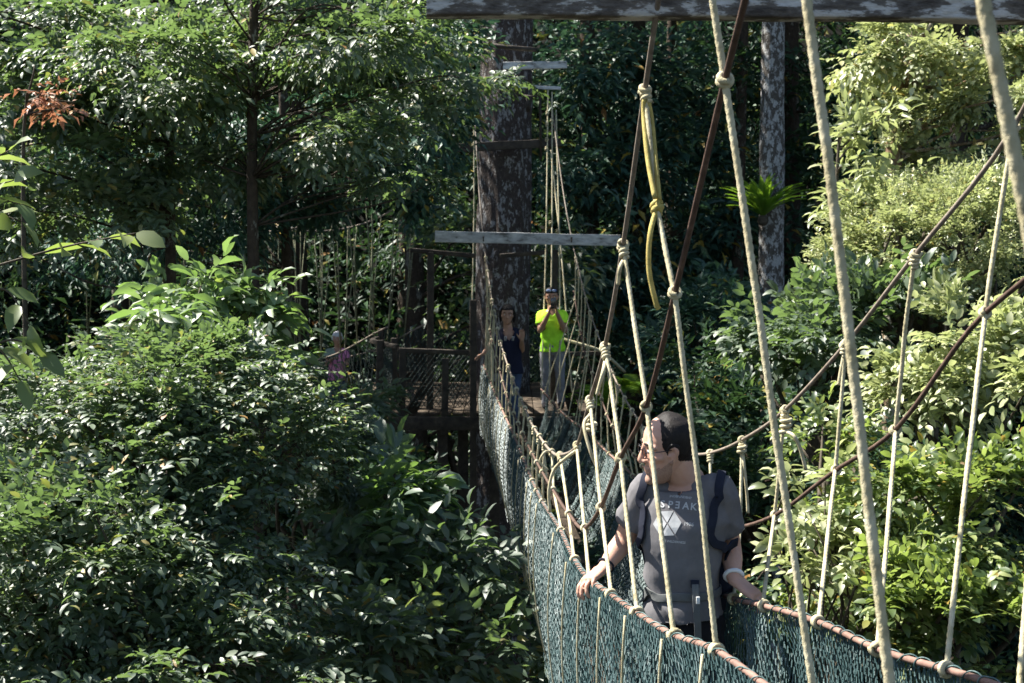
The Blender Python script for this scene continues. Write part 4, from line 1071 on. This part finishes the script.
def hand(mb, wr, d, pn, thumb, s=1.0, curl=35, spread=1.0):
    """palm, four fingers of different lengths bending towards the palm side pn, thumb leaving the palm's side"""
    d = nrm(d); pn = nrm(pn - d * np.dot(pn, d)); l = np.cross(pn, d) * thumb    # l points to the thumb side
    hs = s
    pal = [(0, .027, .019), (.03, .034, .017), (.06, .041, .0155), (.085, .042, .014), (.10, .038, .011)]
    loft(mb, [(wr + d * t * hs, l, pn, a * hs, b * hs, 2.6) for t, a, b in pal], 18)
    for k, (o, ln, rr, sp) in enumerate(((.031, .072, .0088, 7), (.0105, .080, .009, 2), (-.0105, .075, .0088, -3), (-.031, .060, .0078, -9))):
        b0 = wr + d * (.088 - abs(o) * .25) * hs + l * o * hs
        dir_ = nrm(d + l * math.tan(math.radians(sp * spread)))
        pts = [b0]; a = math.radians(curl * .35)
        for q, fr in enumerate((.46, .31, .23)):
            v = dir_ * math.cos(a) + pn * math.sin(a)
            pts.append(pts[-1] + v * ln * fr * hs * 1.05); a += math.radians(curl * (.9 - .15 * q + .08 * k))
        limb(mb, pts, np.array([rr, rr * .95, rr * .86, rr * .7]) * hs, 10, 4)
    tb = wr + d * .022 * hs + l * .024 * hs
    t1 = tb + (l * .62 + d * .62 + pn * .40) * .045 * hs
    t2 = t1 + nrm(l * .30 + d * .85 + pn * .42) * .036 * hs
    t3 = t2 + nrm(l * .08 + d * .9 + pn * .5) * .028 * hs
    limb(mb, [tb, t1, t2, t3], np.array([.017, .0125, .0105, .008]) * hs, 10, 4)

def person(name, label, J, mats, s=1.0, H=None, voxel=.006, hands=None, trousers=True, neck_open=.0, hair=None, group=None, sleeves=.55, tee_len=.10, hands_s=1.0, folds=0.0, nm=('tshirt', 'trousers'), FD=.92, tw=1.0):
    """one continuous body; shirt, trousers, hair as clothing layers"""
    J = {k: np.asarray(v, float) for k, v in J.items()}
    up = V3(0, 0, 1)
    pel = (J['hipL'] + J['hipR']) / 2; neck = J['neck']
    latp = nrm(J['hipL'] - J['hipR']); lats = nrm(J['shL'] - J['shR'])
    H = H or .235 * s
    root = thing(name, label, 'person', (pel[0], pel[1], min(J['ankL'][2], J['ankR'][2]) - .08 * s), group)
    spine = smooth_path([pel, pel * .55 + neck * .45 + nrm(np.cross(latp, neck - pel)) * .012, neck], 12)
    def sec(t):
        p = spine[0] + 0; q = t * (len(spine) - 1); i = int(np.clip(math.floor(q), 0, len(spine) - 2)); p = spine[i] + (spine[i + 1] - spine[i]) * (q - i)
        lat = nrm(latp * (1 - np.clip(t, 0, 1)) + lats * np.clip(t, 0, 1)); ax = nrm(neck - pel); fw = nrm(np.cross(lat, ax))
        return p, lat, fw
    prof = [(-.16, .10, .08), (-.10, .155, .105), (0, .166, .115), (.12, .158, .108), (.28, .146, .102), (.45, .152, .108), (.62, .165, .118), (.76, .175, .115), (.87, .168, .098), (.95, .115, .078), (1.0, .07, .062)]
    prof = [(t, a * (tw if t < .7 else tw * .5 + .5 if t < .9 else 1), b) for t, a, b in prof]
    def torso(mb, grow, t0, t1, sides=26):
        loft(mb, [(sec(t)[0], sec(t)[1], sec(t)[2], (a * s + grow), (b * s + grow), 2.4) for t, a, b in prof if t0 <= t <= t1], sides)
    body = MB(); torso(body, -.012, -.2, 1.0)
    hc, hf, hu = J['head'], J['face'], J['headup']
    pt, f_, s_, u_ = head(body, hc, hf, hu, H, FD=FD)
    limb(body, [neck - (hc - neck) * .12, neck * .5 + (hc - f_ * H * .12 - u_ * H * .30) * .5, hc - f_ * H * .10 - u_ * H * .22], np.array([.066, .058, .060]) * s, 16, 5)
    for S in 'LR':
        sh, elb, wr = J['sh' + S], J['el' + S], J['wr' + S]
        limb(body, [neck * .55 + sh * .45 + V3(0, 0, -.03) * s, sh, sh * .5 + elb * .5, elb, elb * .62 + wr * .38, wr], np.array([.05, .050, .045, .038, .039, .026]) * s, 14, 6)
        hip, kn, an = J['hip' + S], J['kn' + S], J['ank' + S]
        limb(body, [hip, hip * .5 + kn * .5, kn, kn * .65 + an * .35, an], np.array([.075, .066, .048, .048, .034]) * s, 12, 6)
        foot = nrm(np.cross(lats, up)) * V3(1, 1, 0)
        limb(body, [an + V3(0, 0, -.03) * s, an + foot * .17 * s + V3(0, 0, -.055) * s], np.array([.036, .03]) * s, 10, 5)
        if hands and S in hands:
            d, pn, th, cu = hands[S]; hand(body, wr, np.asarray(d, float), np.asarray(pn, float), th, s * hands_s, cu)
    bme = remeshed('body', body, voxel, 4, .5)
    link('body', bme, M[mats['skin']], root)
    # shirt
    sh_ = MB()
    hem = -tee_len
    pr = [(hem, .170 * tw, .124)] + [p for p in prof if p[0] > hem + .05]
    g0 = .016 * s
    loft(sh_, [(sec(t)[0], sec(t)[1], sec(t)[2], a * s + g0, b * s + g0, 2.4) for t, a, b in pr if t < .97], 30)
    for S in 'LR':
        sh, elb = J['sh' + S], J['el' + S]
        e = sh + (elb - sh) * sleeves
        limb(sh_, [neck * .6 + sh * .4 + V3(0, 0, -.025) * s, sh, sh * .55 + e * .45, e], np.array([.058, .068, .066, .068]) * s, 16, 6)
    def dsp(co):
        if not folds: return np.zeros(len(co))
        rel = (co - pel) @ nrm(neck - pel)
        latv = (co - pel) @ latp
        w = np.abs(np.sin(rel * 15 + latv * 9 + 1.7 * np.sin(latv * 13 + rel * 7))) * -1.6 + .9 + .5 * np.sin(rel * 47 - latv * 25 + 2 + 2 * np.sin(latv * 9))
        return folds * w * (0.5 + np.exp(-((rel - .04) / .16) ** 2))
    tme = remeshed('tshirt', sh_, voxel, 5, .5, dsp)
    # cut the neck opening and the hem / cuffs open so skin and trousers show where they should
    bm = bmesh.new(); bm.from_mesh(tme)
    ax = nrm(neck - pel); fwd = nrm(np.cross(lats, ax))
    kill = []
    for fc in bm.faces:
        c = np.array(fc.calc_center_median()); rel = c - neck
        fr = rel @ fwd; la = rel @ lats; hz = rel @ ax
        if hz > -.012 - max(0, fr) * neck_open + abs(la) * .8 and abs(la) < .085 * s + .0: kill.append(fc); continue
        n_ = np.array(fc.normal[:])
        if (c - sec(hem)[0]) @ ax < .012 * s and n_ @ ax < -.6: kill.append(fc); continue
        for S in 'LR':
            sh, elb = J['sh' + S], J['el' + S]; e = sh + (elb - sh) * sleeves; dd = nrm(elb - sh)
            if (c - e) @ dd > .02 * s and np.linalg.norm((c - e) - dd * ((c - e) @ dd)) < .075 * s and abs((c - e) @ dd) < .1 and (c - e) @ dd > 0 and np.linalg.norm(c - e) < .12 * s: kill.append(fc); break
    bmesh.ops.delete(bm, geom=list(set(kill)), context='FACES')
    loose = [v for v in bm.verts if not v.link_faces]
    bmesh.ops.delete(bm, geom=loose, context='VERTS')
    bm.to_mesh(tme); bm.free()
    top = link(nm[0], tme, M[mats['top']], root)
    md = top.modifiers.new('cloth_edge', 'SOLIDIFY'); md.thickness = .004; md.offset = -1
    if trousers:
        tr = MB(); torso(tr, .006 * s, -.2, .29)
        for S in 'LR':
            hip, kn, an = J['hip' + S], J['kn' + S], J['ank' + S]
            limb(tr, [hip + V3(0, 0, .03), hip * .5 + kn * .5, kn, kn * .6 + an * .4, an], np.array([.098, .086, .068, .064, .056]) * s, 14, 6)
        tme2 = remeshed('trousers', tr, voxel * 1.3, 4, .5, (lambda co: .004 * np.sin(co[:, 2] * 40 + 3 * np.sin(co[:, 0] * 30 + co[:, 2] * 12))))
        link(nm[1], tme2, M[mats['bottom']], root)
        for S in 'LR':
            an = J['ank' + S]; foot = nrm(np.cross(lats, up)) * V3(1, 1, 0); mb = MB()
            limb(mb, [an + V3(0, 0, -.025) * s - foot * .02, an + foot * .09 * s + V3(0, 0, -.04) * s, an + foot * .18 * s + V3(0, 0, -.05) * s], np.array([.048, .046, .036]) * s, 12, 5)
            build('shoe', mb, M['black_cloth'], root)
    for sg in (-1, 1):
        mb = MB(); ball(mb, pt(.328, sg * .145, .51), .040 * H, sides=12, rings=8); e = build('eye', mb, M['white'], root)
        mb = MB(); ball(mb, pt(.352, sg * .145, .51), .0235 * H, sides=10, rings=6); build('iris', mb, M['glass_dark'], e)
        mb = MB(); limb(mb, [pt(.395, sg * .06, .615), pt(.39, sg * .17, .632), pt(.315, sg * .265, .595)], np.array([.012, .017, .008]) * H, 8, 4); build('eyebrow', mb, M[mats['hair']], root)
    # hair close to the skull
    def crd(co): r = co - hc; return r @ f_ / H / FD, r @ s_ / H, r @ u_ / H + .5
    if hair:
        hm = shell('hair', bme, lambda co: hair(*crd(co)), .010 * s)
        link('hair', hm, M[mats['hair']], root)
    return root, bme, tme, top, dict(pt=pt, f=f_, s=s_, u=u_, H=H, sec=sec, crd=crd, neck=neck, pel=pel, lats=lats, ax=nrm(neck - pel), fwd=nrm(np.cross(lats, nrm(neck - pel))))

def on_surface(bvh, o, d, off):
    h = bvh.ray_cast(Vector(o), Vector(d))
    return None if h[0] is None else np.array(h[0]) - np.asarray(d) * off

def strap(mb, ctrl, w, th, bvh=None, cen=None, n=30, off=.006):
    """flat webbing lying on a surface; cen(p) gives the inward direction target"""
    pts = smooth_path(ctrl, n)
    if bvh is not None:
        q = []
        for p in pts:
            loc, nn, _, _ = bvh.find_nearest(Vector(p)); q.append(np.array(loc) + np.array(nn) * off)
        pts = np.array(q)
        for _ in range(2): pts[1:-1] = (pts[:-2] + 2 * pts[1:-1] + pts[2:]) / 4
    t = nrm(np.gradient(pts, axis=0)); rings = []
    for p, tt in zip(pts, t):
        if bvh is not None: nn = np.array(bvh.find_nearest(Vector(p))[1])
        else: nn = nrm(V3(0, -1, 0) - tt * np.dot(V3(0, -1, 0), tt))
        sd = nrm(np.cross(tt, nn)); nn = np.cross(sd, tt)
        rings.append((p, sd, nn, w / 2, th / 2, 6))
    loft(mb, rings, 12)

def text_mesh(body, size):
    cu = bpy.data.curves.new('lettering', 'FONT'); cu.body = body; cu.size = size; cu.align_x = 'CENTER'; cu.align_y = 'CENTER'; cu.offset = size * .02; cu.resolution_u = 2
    o = bpy.data.objects.new('lettering', cu); COL.objects.link(o)
    dg = bpy.context.evaluated_depsgraph_get(); dg.update()
    me = bpy.data.meshes.new_from_object(o.evaluated_get(dg))
    V = np.array([v.co[:] for v in me.vertices]); fs = [tuple(p.vertices) for p in me.polygons]
    bpy.data.objects.remove(o); bpy.data.curves.remove(cu); bpy.data.meshes.remove(me)
    return V, fs

# ---------------------------------------------------------------- the bald man on the bridge
S1 = 1.07
FL = float(BL(5.4)[2]) + .05
JM = dict(hipR=P(665, 634, 5.42), hipL=P(699, 634, 5.36), neck=P(686, 479, 5.40), shR=P(647, 490, 5.44), shL=P(719, 491, 5.33),
          elR=P(624, 540, 5.50), wrR=P(605, 567, 5.40), elL=P(731, 547, 5.44), wrL=P(734, 579, 5.31),
          knR=(.57, 5.33, FL + .52), knL=(.70, 5.36, FL + .52), ankR=(.55, 5.45, FL + .10), ankL=(.70, 5.5, FL + .10),
          head=P(666, 448, 5.36), face=(-.97, -.12, -.10), headup=(-.06, -.05, 1))
dR = RL(5.5) - RL(5.2)
def hair_man(f, s, u):
    jag = .006 * np.sin(u * 60 + s * 31) + .006 * np.sin(u * 113 - s * 57 + f * 40)
    front = .12 + .12 * np.clip(np.abs(s) - .12, 0, .2) - .10 * np.clip(.62 - u, 0, 1) - .10 * np.clip(u - .8, 0, 1) + jag          # receding hairline
    low = np.where(f > -.08, .42 + 1.6 * np.clip(f - .04, 0, 1), .365 + .28 * (f + .1)) + jag * .9       # sideburn / nape
    ear = ((f + .035) / .095) ** 2 + ((u - .46) / .125) ** 2
    around_ear = np.where(u < .44, np.where((f > -.12) & (f < .04), -1, 1), np.clip((ear - 1) * 2, -1, 1))
    return np.minimum.reduce([(front - f) * 3.2, (u - low) * 4, 0 * f + 1, around_ear])
man, bme, tme, top, K = person('person', 'balding man in a grey printed T-shirt on the bridge, hands on both hand ropes', JM,
    dict(skin='skin', top='grey_tee', bottom='black_cloth', hair='hair'), s=S1, H=.262, FD=.84, voxel=.0048,
    hands={'R': ((-.62, -.62, -.30), (-.1, -.45, -.9), 1, 40), 'L': ((.62, -.45, -.42), (-.15, .1, -.95), -1, 45)},
    neck_open=.36, hair=hair_man, tw=.79, sleeves=.60, tee_len=-.13, hands_s=1.05, folds=.0075)
# loose short hairs along the cap of hair
hm_ = [o for o in man.children if o.name.startswith('hair')][0]
fc = np.array([p.center[:] for p in hm_.data.polygons]); fn = np.array([p.normal[:] for p in hm_.data.polygons])
rh = np.random.default_rng(8); pick = rh.integers(0, len(fc), 5200); mbv, mbf = [], []
for q_, i in enumerate(pick):
    n0 = fn[i]; dn = -K['f'] * .8 - K['u'] * .7 + rh.normal(size=3) * .35; dn = nrm(dn - n0 * np.dot(dn, n0)) + n0 * (.10 + .18 * rh.random())
    sd = nrm(np.cross(n0, dn)); L_ = .007 + .008 * rh.random(); c0 = fc[i] - n0 * .002
    mbv += [c0 - sd * .0006, c0 + sd * .0006, c0 + dn * L_]; mbf.append((3 * q_, 3 * q_ + 1, 3 * q_ + 2))
link('loose_hair', tri_mesh('loose_hair', np.array(mbv), np.array(mbf)), M['hair'], hm_)['kind'] = 'stuff'
# beard shadow
bd = shell('beard', bme, lambda co: (lambda f, s, u: np.minimum.reduce([(.27 + .75 * np.clip(.16 - f, 0, .2) + .012 * np.sin(f * 90 + u * 70) - u) * 5, (u + .02) * 20, (f + .01) * 7, 1 + 0 * f, 1.0 - 3.0 * ((np.abs(s) < .11) & (u > .17) & (u < .27) & (f > .36))]))(*K['crd'](co)), .0018)
link('beard', bd, M['stubble'], man)
# spectacles with dark rims
gl = thing('glasses', 'thin dark framed glasses on the balding man\'s nose', 'glasses', K['pt'](.4, 0, .5))
for sg in (-1, 1):
    mb = MB(); a = np.linspace(0, 2 * math.pi, 25)
    tube(mb, np.array([K['pt'](.435 - .03 * abs(math.cos(q)) * 0, sg * .15 + .105 * math.cos(q), .50 + .075 * math.sin(q)) for q in a]), .0016, 6, cap=False)
    build('rim', mb, M['glass_dark'], gl)
    mb = MB(); tube(mb, [K['pt'](.435, sg * .255, .52), K['pt'](.30, sg * .345, .53), K['pt'](.0, sg * .375, .54)], .0019, 6); build('temple', mb, M['glass_dark'], gl)
mb = MB(); tube(mb, [K['pt'](.437, -.05, .52), K['pt'](.45, 0, .53), K['pt'](.437, .05, .52)], .0019, 6); build('nose_bridge', mb, M['glass_dark'], gl)
# wristbands
mb = MB(); w0 = JM['wrL'] * .90 + JM['elL'] * .10; coil(mb, w0, JM['elL'] - JM['wrL'], .034, .0085, 1.0, 0, sides=10); build('wristband', mb, M['white'], man)
mb = MB(); w0 = JM['wrR'] * .93 + JM['elR'] * .07; coil(mb, w0, JM['elR'] - JM['wrR'], .034, .003, 2.0, .003, sides=6); build('bracelet', mb, M['strap'], man)
# printed shirt front
bvh = BVHTree.FromPolygons([v.co[:] for v in tme.vertices], [tuple(p.vertices) for p in tme.polygons])
cx = P(675, 520, 5.15)
e1 = nrm(K['lats'] - K['fwd'] * 0); e1 = nrm(V3(1, .05, -.10)); e2 = nrm(V3(.10, 0, 1)); e3 = V3(0, 1, 0)
def printed(V, fs, ox, oy, flip=False, arch=0.0, off=.0022):
    out = MB(); W = []; ok = True
    cent = P(676, 522, 4.9)
    for v in V:
        x = -v[0] if flip else v[0]
        X = ox + x; Yy = oy + v[1] - arch * X * X
        o = cent + e1 * X + e2 * Yy
        dirv = nrm(o + (o * .0) - V3(0, 0, 0)); h = on_surface(bvh, o, dirv, off)
        W.append(h if h is not None else o + dirv * .4)
    out.add(np.array(W), [f[::-1] if flip else f for f in fs]); return out
def grid_sub(V, fs): return V, fs
pr = MB()
def add_print(m): pr.add(m.verts(), m.f)
UN = 4.9 / F        # metres per picture-sized unit at the print plane
for k, (chx, ch) in enumerate(((-15.6, 'S'), (-7.6, 'P'), (-.2, 'E'), (8.2, 'A'), (16.2, 'K'))):
    V, fs = text_mesh(ch, 10.2 * UN); add_print(printed(V, fs, chx * UN, 17.2 * UN - abs(chx) * .02 * UN, flip=(ch == 'E'), arch=.0))
V, fs = text_mesh('INDEPENDENT', 3.4 * UN); add_print(printed(V, fs, 2 * UN, 26.2 * UN, arch=1.2))
V, fs = text_mesh('1986', 5.4 * UN); add_print(printed(V, fs, 13.2 * UN, -1.2 * UN))
V, fs = text_mesh('TRUE WILDERNESS', 3.3 * UN); add_print(printed(V, fs, -2 * UN, -20.5 * UN))
# hexagon badge with crossed tools knocked out of it
hx = []; fsx = []
for k in range(6):
    a0 = math.radians(k * 60); a1 = math.radians(k * 60 + 60)
    for q in range(1): pass
    ca, cb = np.array([math.cos(a0), math.sin(a0), 0]), np.array([math.cos(a1), math.sin(a1), 0])
    am = (a0 + a1) / 2; m = nrm(ca + cb)
    # each sector is split into two plates that leave a thin gap along the crossing lines
    r_ = 13.6 * UN
    n0 = len(hx)
    if k in (1, 4): segs = [(ca * r_, cb * r_)]
    else: segs = [(ca * r_, cb * r_)]
    gd = {0: (1, 0, 0), 5: (1, 0, 0), 1: (0, 1, 0), 4: (0, -1, 0), 2: (-1, 0, 0), 3: (-1, 0, 0)}[k]
    g0 = np.array(gd, float) * .9 * UN
    steps = 5
    for i in range(steps + 1):
        for j in range(steps + 1 - i):
            hx.append(g0 + ca * r_ * (i / steps) + cb * r_ * (j / steps))
    idx = {}
    q = n0
    for i in range(steps + 1):
        for j in range(steps + 1 - i): idx[(i, j)] = q; q += 1
    for i in range(steps):
        for j in range(steps - i):
            fsx.append((idx[(i, j)], idx[(i + 1, j)], idx[(i, j + 1)]))
            if (i + 1, j + 1) in idx: fsx.append((idx[(i + 1, j)], idx[(i + 1, j + 1)], idx[(i, j + 1)]))
hx = np.array(hx); rot = math.radians(8); R2 = np.array([[math.cos(rot), -math.sin(rot), 0], [math.sin(rot), math.cos(rot), 0], [0, 0, 1]])
add_print(printed(hx @ R2.T, fsx, -8.8 * UN, -2.2 * UN))
build('shirt_print', pr, M['print'], top, smooth=False)

# backpack with straps, worn by the man
bp = thing('backpack', 'dark backpack worn by the balding man, grey waist belt buckled in front', 'backpack', K['sec'](.1)[0] - K['fwd'] * .2)
mb = MB(); bc = K['sec'](.55)[0] - K['fwd'] * .235
loft(mb, [(bc + K['ax'] * (z * .25), K['lats'], K['fwd'], .155 * w_, .095 * w_, 3.2) for z, w_ in ((-1.05, .5), (-1, .85), (-.7, 1), (0, 1.04), (.6, .98), (.9, .82), (1.02, .45))], 24)
build('bag', mb, M['strap'], bp)
for sg in (-1, 1):
    A0 = K['neck'] + K['lats'] * sg * .118 * S1
    ctrl = [A0 - K['fwd'] * .16 - K['ax'] * .05, A0 - K['fwd'] * .05 + K['ax'] * .01, A0 + K['fwd'] * .05 - K['ax'] * .03 + K['lats'] * sg * .022, A0 + K['fwd'] * .16 - K['ax'] * .12 + K['lats'] * sg * .04,
            A0 + K['fwd'] * .15 - K['ax'] * .22 + K['lats'] * sg * .055, A0 - K['ax'] * .30 + K['lats'] * sg * .11, A0 - K['ax'] * .36 + K['lats'] * sg * .10 - K['fwd'] * .14]
    mb = MB(); strap(mb, ctrl, .034, .008, bvh, n=72, off=.013); build('shoulder_strap', mb, M['strap'], bp)
wb = [K['sec'](.33)[0] + K['lats'] * .2 * math.sin(a) + K['fwd'] * .16 * math.cos(a) for a in np.linspace(-2.6, 2.6, 14)]
mb = MB(); strap(mb, wb, .032, .006, bvh, n=70, off=.006); build('waist_belt', mb, M['webbing'], bp)
bk = K['sec'](.33)[0] + K['fwd'] * .17 + K['lats'] * .045
h = on_surface(bvh, P(695, 584, 5.0), nrm(P(695, 584, 5.0)), .012)
h = h if h is not None else P(695, 584, 5.22)
mb = MB(); box(mb, h, (.016, .005, .015), bevel=.003); build('buckle', mb, M['strap'], bp)
mb = MB(); strap(mb, [h + V3(0, -.004, 0), h + V3(.002, -.022, -.06), h + V3(.008, -.028, -.15), h + V3(.012, -.02, -.235)], .027, .003); build('hanging_strap', mb, M['webbing'], bp)
mb = MB(); box(mb, h + V3(.008, -.032, -.055), (.007, .003, .014), bevel=.002); build('strap_tag', mb, M['white'], bp)

# ---------------------------------------------------------------- man in the neon shirt
Y2 = 19.75
def pp(x, y, dy=0.0): return P(x, y, Y2 + dy)
JN = dict(hipR=pp(546, 350), hipL=pp(559, 350), neck=pp(552, 309), shR=pp(540.5, 315, .02), shL=pp(563.5, 315, .02), elR=pp(540, 331, -.14), elL=pp(565, 331, -.14), wrR=pp(549, 313, -.30), wrL=pp(557, 313, -.30),
          knR=pp(545.5, 376, -.04), knL=pp(560, 376, -.04), ankR=pp(545, 402), ankL=pp(561, 402), head=pp(551.5, 296.5, -.04), face=(-.02, -1, -.12), headup=(0, 0, 1))
full = lambda f, s, u: np.minimum.reduce([(u - .34) * 7, np.where(u > .74, 1.0, (.06 - f) * 9), 1 + 0 * f, 1.0 - 2.0 * ((np.abs(f + .02) < .07) & (u < .56))])
n_, b_, t_, tp_, KN = person('person', 'man in a bright neon yellow shirt holding a phone up to his face', JN, dict(skin='skin_tan', top='neon', bottom='grey_trouser', hair='hair'),
    s=1.0, H=.25, voxel=.009, hands={'R': ((.15, -.25, 1), (.9, -.1, .1), -1, 40), 'L': ((-.15, -.25, 1), (-.9, -.1, .1), 1, 40)}, hair=full, neck_open=.7, tee_len=.04, folds=.006)
ph = thing('phone', 'black phone held up in both hands by the man in neon', 'phone', pp(553, 308, -.36))
mb = MB(); box(mb, pp(553.3, 303.5, -.36), (.038, .005, .075), bevel=.004); build('case', mb, M['glass_dark'], ph)
mb = MB(); coil(mb, pp(553.3, 303.5, -.36) + V3(-.02, -.006, .052), [0, 1, 0], .007, .002, 1, 0); build('lens', mb, M['lens_blue'], ph)
sg_ = thing('sunglasses', 'blue mirrored sunglasses pushed up on the neon man\'s hair', 'sunglasses', KN['pt'](.2, 0, .95))
for sg in (-1, 1):
    mb = MB(); ball(mb, KN['pt'](.30, sg * .15, .88), np.array([.12, .06, .07]) * KN['H'] * 1.2); build('lens', mb, M['lens_blue'], sg_)
    mb = MB(); tube(mb, [KN['pt'](.28, sg * .28, .86), KN['pt'](.02, sg * .37, .66)], .004, 6); build('temple', mb, M['glass_dark'], sg_)

# ---------------------------------------------------------------- woman in the dark top
Y3 = 18.3
def pw(x, y, dy=0.0): return P(x, y, Y3 + dy)
JW = dict(hipR=pw(505, 371), hipL=pw(516, 371), neck=pw(508, 328), shR=pw(498.5, 334.5), shL=pw(517, 332.5), elR=pw(490.5, 345, -.05), elL=pw(522, 351, .0), wrR=pw(483, 354, -.1), wrL=pw(522, 340, -.22),
          knR=pw(503, 398), knL=pw(514, 398), ankR=pw(503, 425), ankL=pw(515, 425), head=pw(507.5, 314, -.03), face=(-.05, -1, -.1), headup=(.05, 0, 1))
lady_hair = lambda f, s, u: np.minimum.reduce([(u - .05) * 7, np.where(u > .76, 1.0, (.10 + .10 * (np.abs(s) > .27) - f) * 9), 1 + 0 * f])
n_, b_, t_, tp_, KW = person('person', 'dark haired woman in a navy top reaching for the bridge rope, other hand raised', JW, dict(skin='skin_tan', top='navy', bottom='jean', hair='hair'),
    s=.95, H=.245, voxel=.009, hands={'R': ((-.8, -.4, -.3), (0, -.3, -.9), 1, 35), 'L': ((0, -.2, 1), (0, -1, -.1), 1, 12)}, hair=lady_hair, neck_open=1.1, tee_len=.06, nm=('top', 'jeans'))
mb = MB()
limb(mb, [KW['pt'](-.10, 0, .70), KW['pt'](-.24, 0, .58), KW['pt'](-.34, 0, .3), KW['pt'](-.32, 0, .05)], np.array([.31, .32, .26, .16]) * KW['H'], 14, 5)
for sg in (-1, 1): limb(mb, [KW['pt'](.10, sg * .30, .78), KW['pt'](-.02, sg * .37, .45), KW['pt'](-.06, sg * .36, .08)], np.array([.09, .10, .07]) * KW['H'], 10, 5)
link('long_hair', remeshed('long_hair', mb, .01), M['hair'], n_)
bv2 = BVHTree.FromPolygons([v.co[:] for v in t_.vertices], [tuple(p.vertices) for p in t_.polygons])
mb = MB()
for (x, y) in ((505.5, 338.5), (508, 338), (510.6, 338.2), (513, 338.5)):
    o = P(x, y, 17.6); hh = on_surface(bv2, o, nrm(o), .006)
    if hh is not None: tube(mb, [hh + V3(-.012, 0, -.03), hh + V3(-.008, 0, .03), hh + V3(.012, 0, .028), hh + V3(.004, 0, -.03)], .006, 5)
build('top_print', mb, M['print'], tp_)

# ---------------------------------------------------------------- elderly woman on the second bridge
Y4 = 24.0
def po(x, y, dy=0.0): return P(x, y - 2.5, Y4 + dy)
fz = -3.0
JO = dict(hipR=po(332, 380), hipL=po(342, 380), neck=po(337.5, 350), shR=po(328.5, 354.5), shL=po(346, 354.5), elR=po(327, 366, -.1), elL=po(348, 365, -.05), wrR=po(333, 361, -.25), wrL=po(345, 364, -.30),
          knR=po(332, 396), knL=po(342, 396), ankR=po(332, 412), ankL=po(342, 412), head=po(337.5, 341, -.03), face=(.15, -1, -.15), headup=(0, 0, 1))
old_hair = lambda f, s, u: np.minimum.reduce([(u - .38) * 7, np.where(u > .72, 1.0, (.08 - f) * 9), 1 + 0 * f])
n_, b_, t_, tp_, KO = person('person', 'elderly white haired woman in a pink top standing on the second bridge', JO, dict(skin='skin_tan', top='pink', bottom='jean', hair='white_hair'),
    s=.88, H=.235, voxel=.010, hands={'R': ((.6, -.5, .2), (0, .3, -.9), -1, 40), 'L': ((.5, -.7, -.2), (0, -.2, -.9), 1, 35)}, hair=old_hair, neck_open=.8, tee_len=.10, nm=('blouse', 'trousers'))
sh = shell('scarf', t_, lambda co: np.minimum.reduce([((co - KO['neck']) @ KO['ax'] + .20) * 12, (.03 - (co - KO['neck']) @ KO['lats']) * 14, ((co - KO['neck']) @ KO['fwd'] + .02) * 10, 1 + 0 * co[:, 0]]), .012)
link('scarf', sh, M['scarf'], n_)
# ================================================================ light, sky, camera
SUN = nrm(np.array([-0.55, 0.25, 0.80]))
el = math.asin(SUN[2]); az = math.atan2(SUN[0], SUN[1])
w = bpy.data.worlds.new('World'); scene.world = w; w.use_nodes = True
nt = w.node_tree; bg = nt.nodes['Background']
sky = nt.nodes.new('ShaderNodeTexSky'); sky.sky_type = 'NISHITA'; sky.sun_disc = False
sky.sun_elevation = el; sky.sun_rotation = az; sky.altitude = 300
nt.links.new(sky.outputs[0], bg.inputs[0]); bg.inputs[1].default_value = 0.055
ld = bpy.data.lights.new('sun', 'SUN'); ld.energy = 5.0; ld.angle = math.radians(0.53); ld.color = (1.0, 0.955, 0.87)
lo = bpy.data.objects.new('sun', ld); COL.objects.link(lo)
lo.rotation_euler = Vector(-SUN).to_track_quat('-Z', 'Y').to_euler()
lo.location = (0, 0, 40)
cam = bpy.data.cameras.new('camera'); co = bpy.data.objects.new('camera', cam); COL.objects.link(co)
co.location = (0, 0, 0); co.rotation_euler = (math.pi / 2 - PITCH, 0, 0)
cam.sensor_width = 36; cam.lens = F * 36 / 1024.0; cam.clip_start = .05; cam.clip_end = 2000
cam.dof.use_dof = True; cam.dof.focus_distance = 5.6; cam.dof.aperture_fstop = 9.0
scene.camera = co
scene.view_settings.view_transform = 'Standard'; scene.view_settings.look = 'None'
scene.view_settings.exposure = 1.75; scene.view_settings.gamma = 1.0
scene.render.engine = 'CYCLES'
cy = scene.cycles
cy.use_denoising = True; cy.max_bounces = 6; cy.diffuse_bounces = 3; cy.transmission_bounces = 4; cy.glossy_bounces = 2
cy.use_adaptive_sampling = True; cy.adaptive_threshold = 0.015; cy.sample_clamp_indirect = 6.0
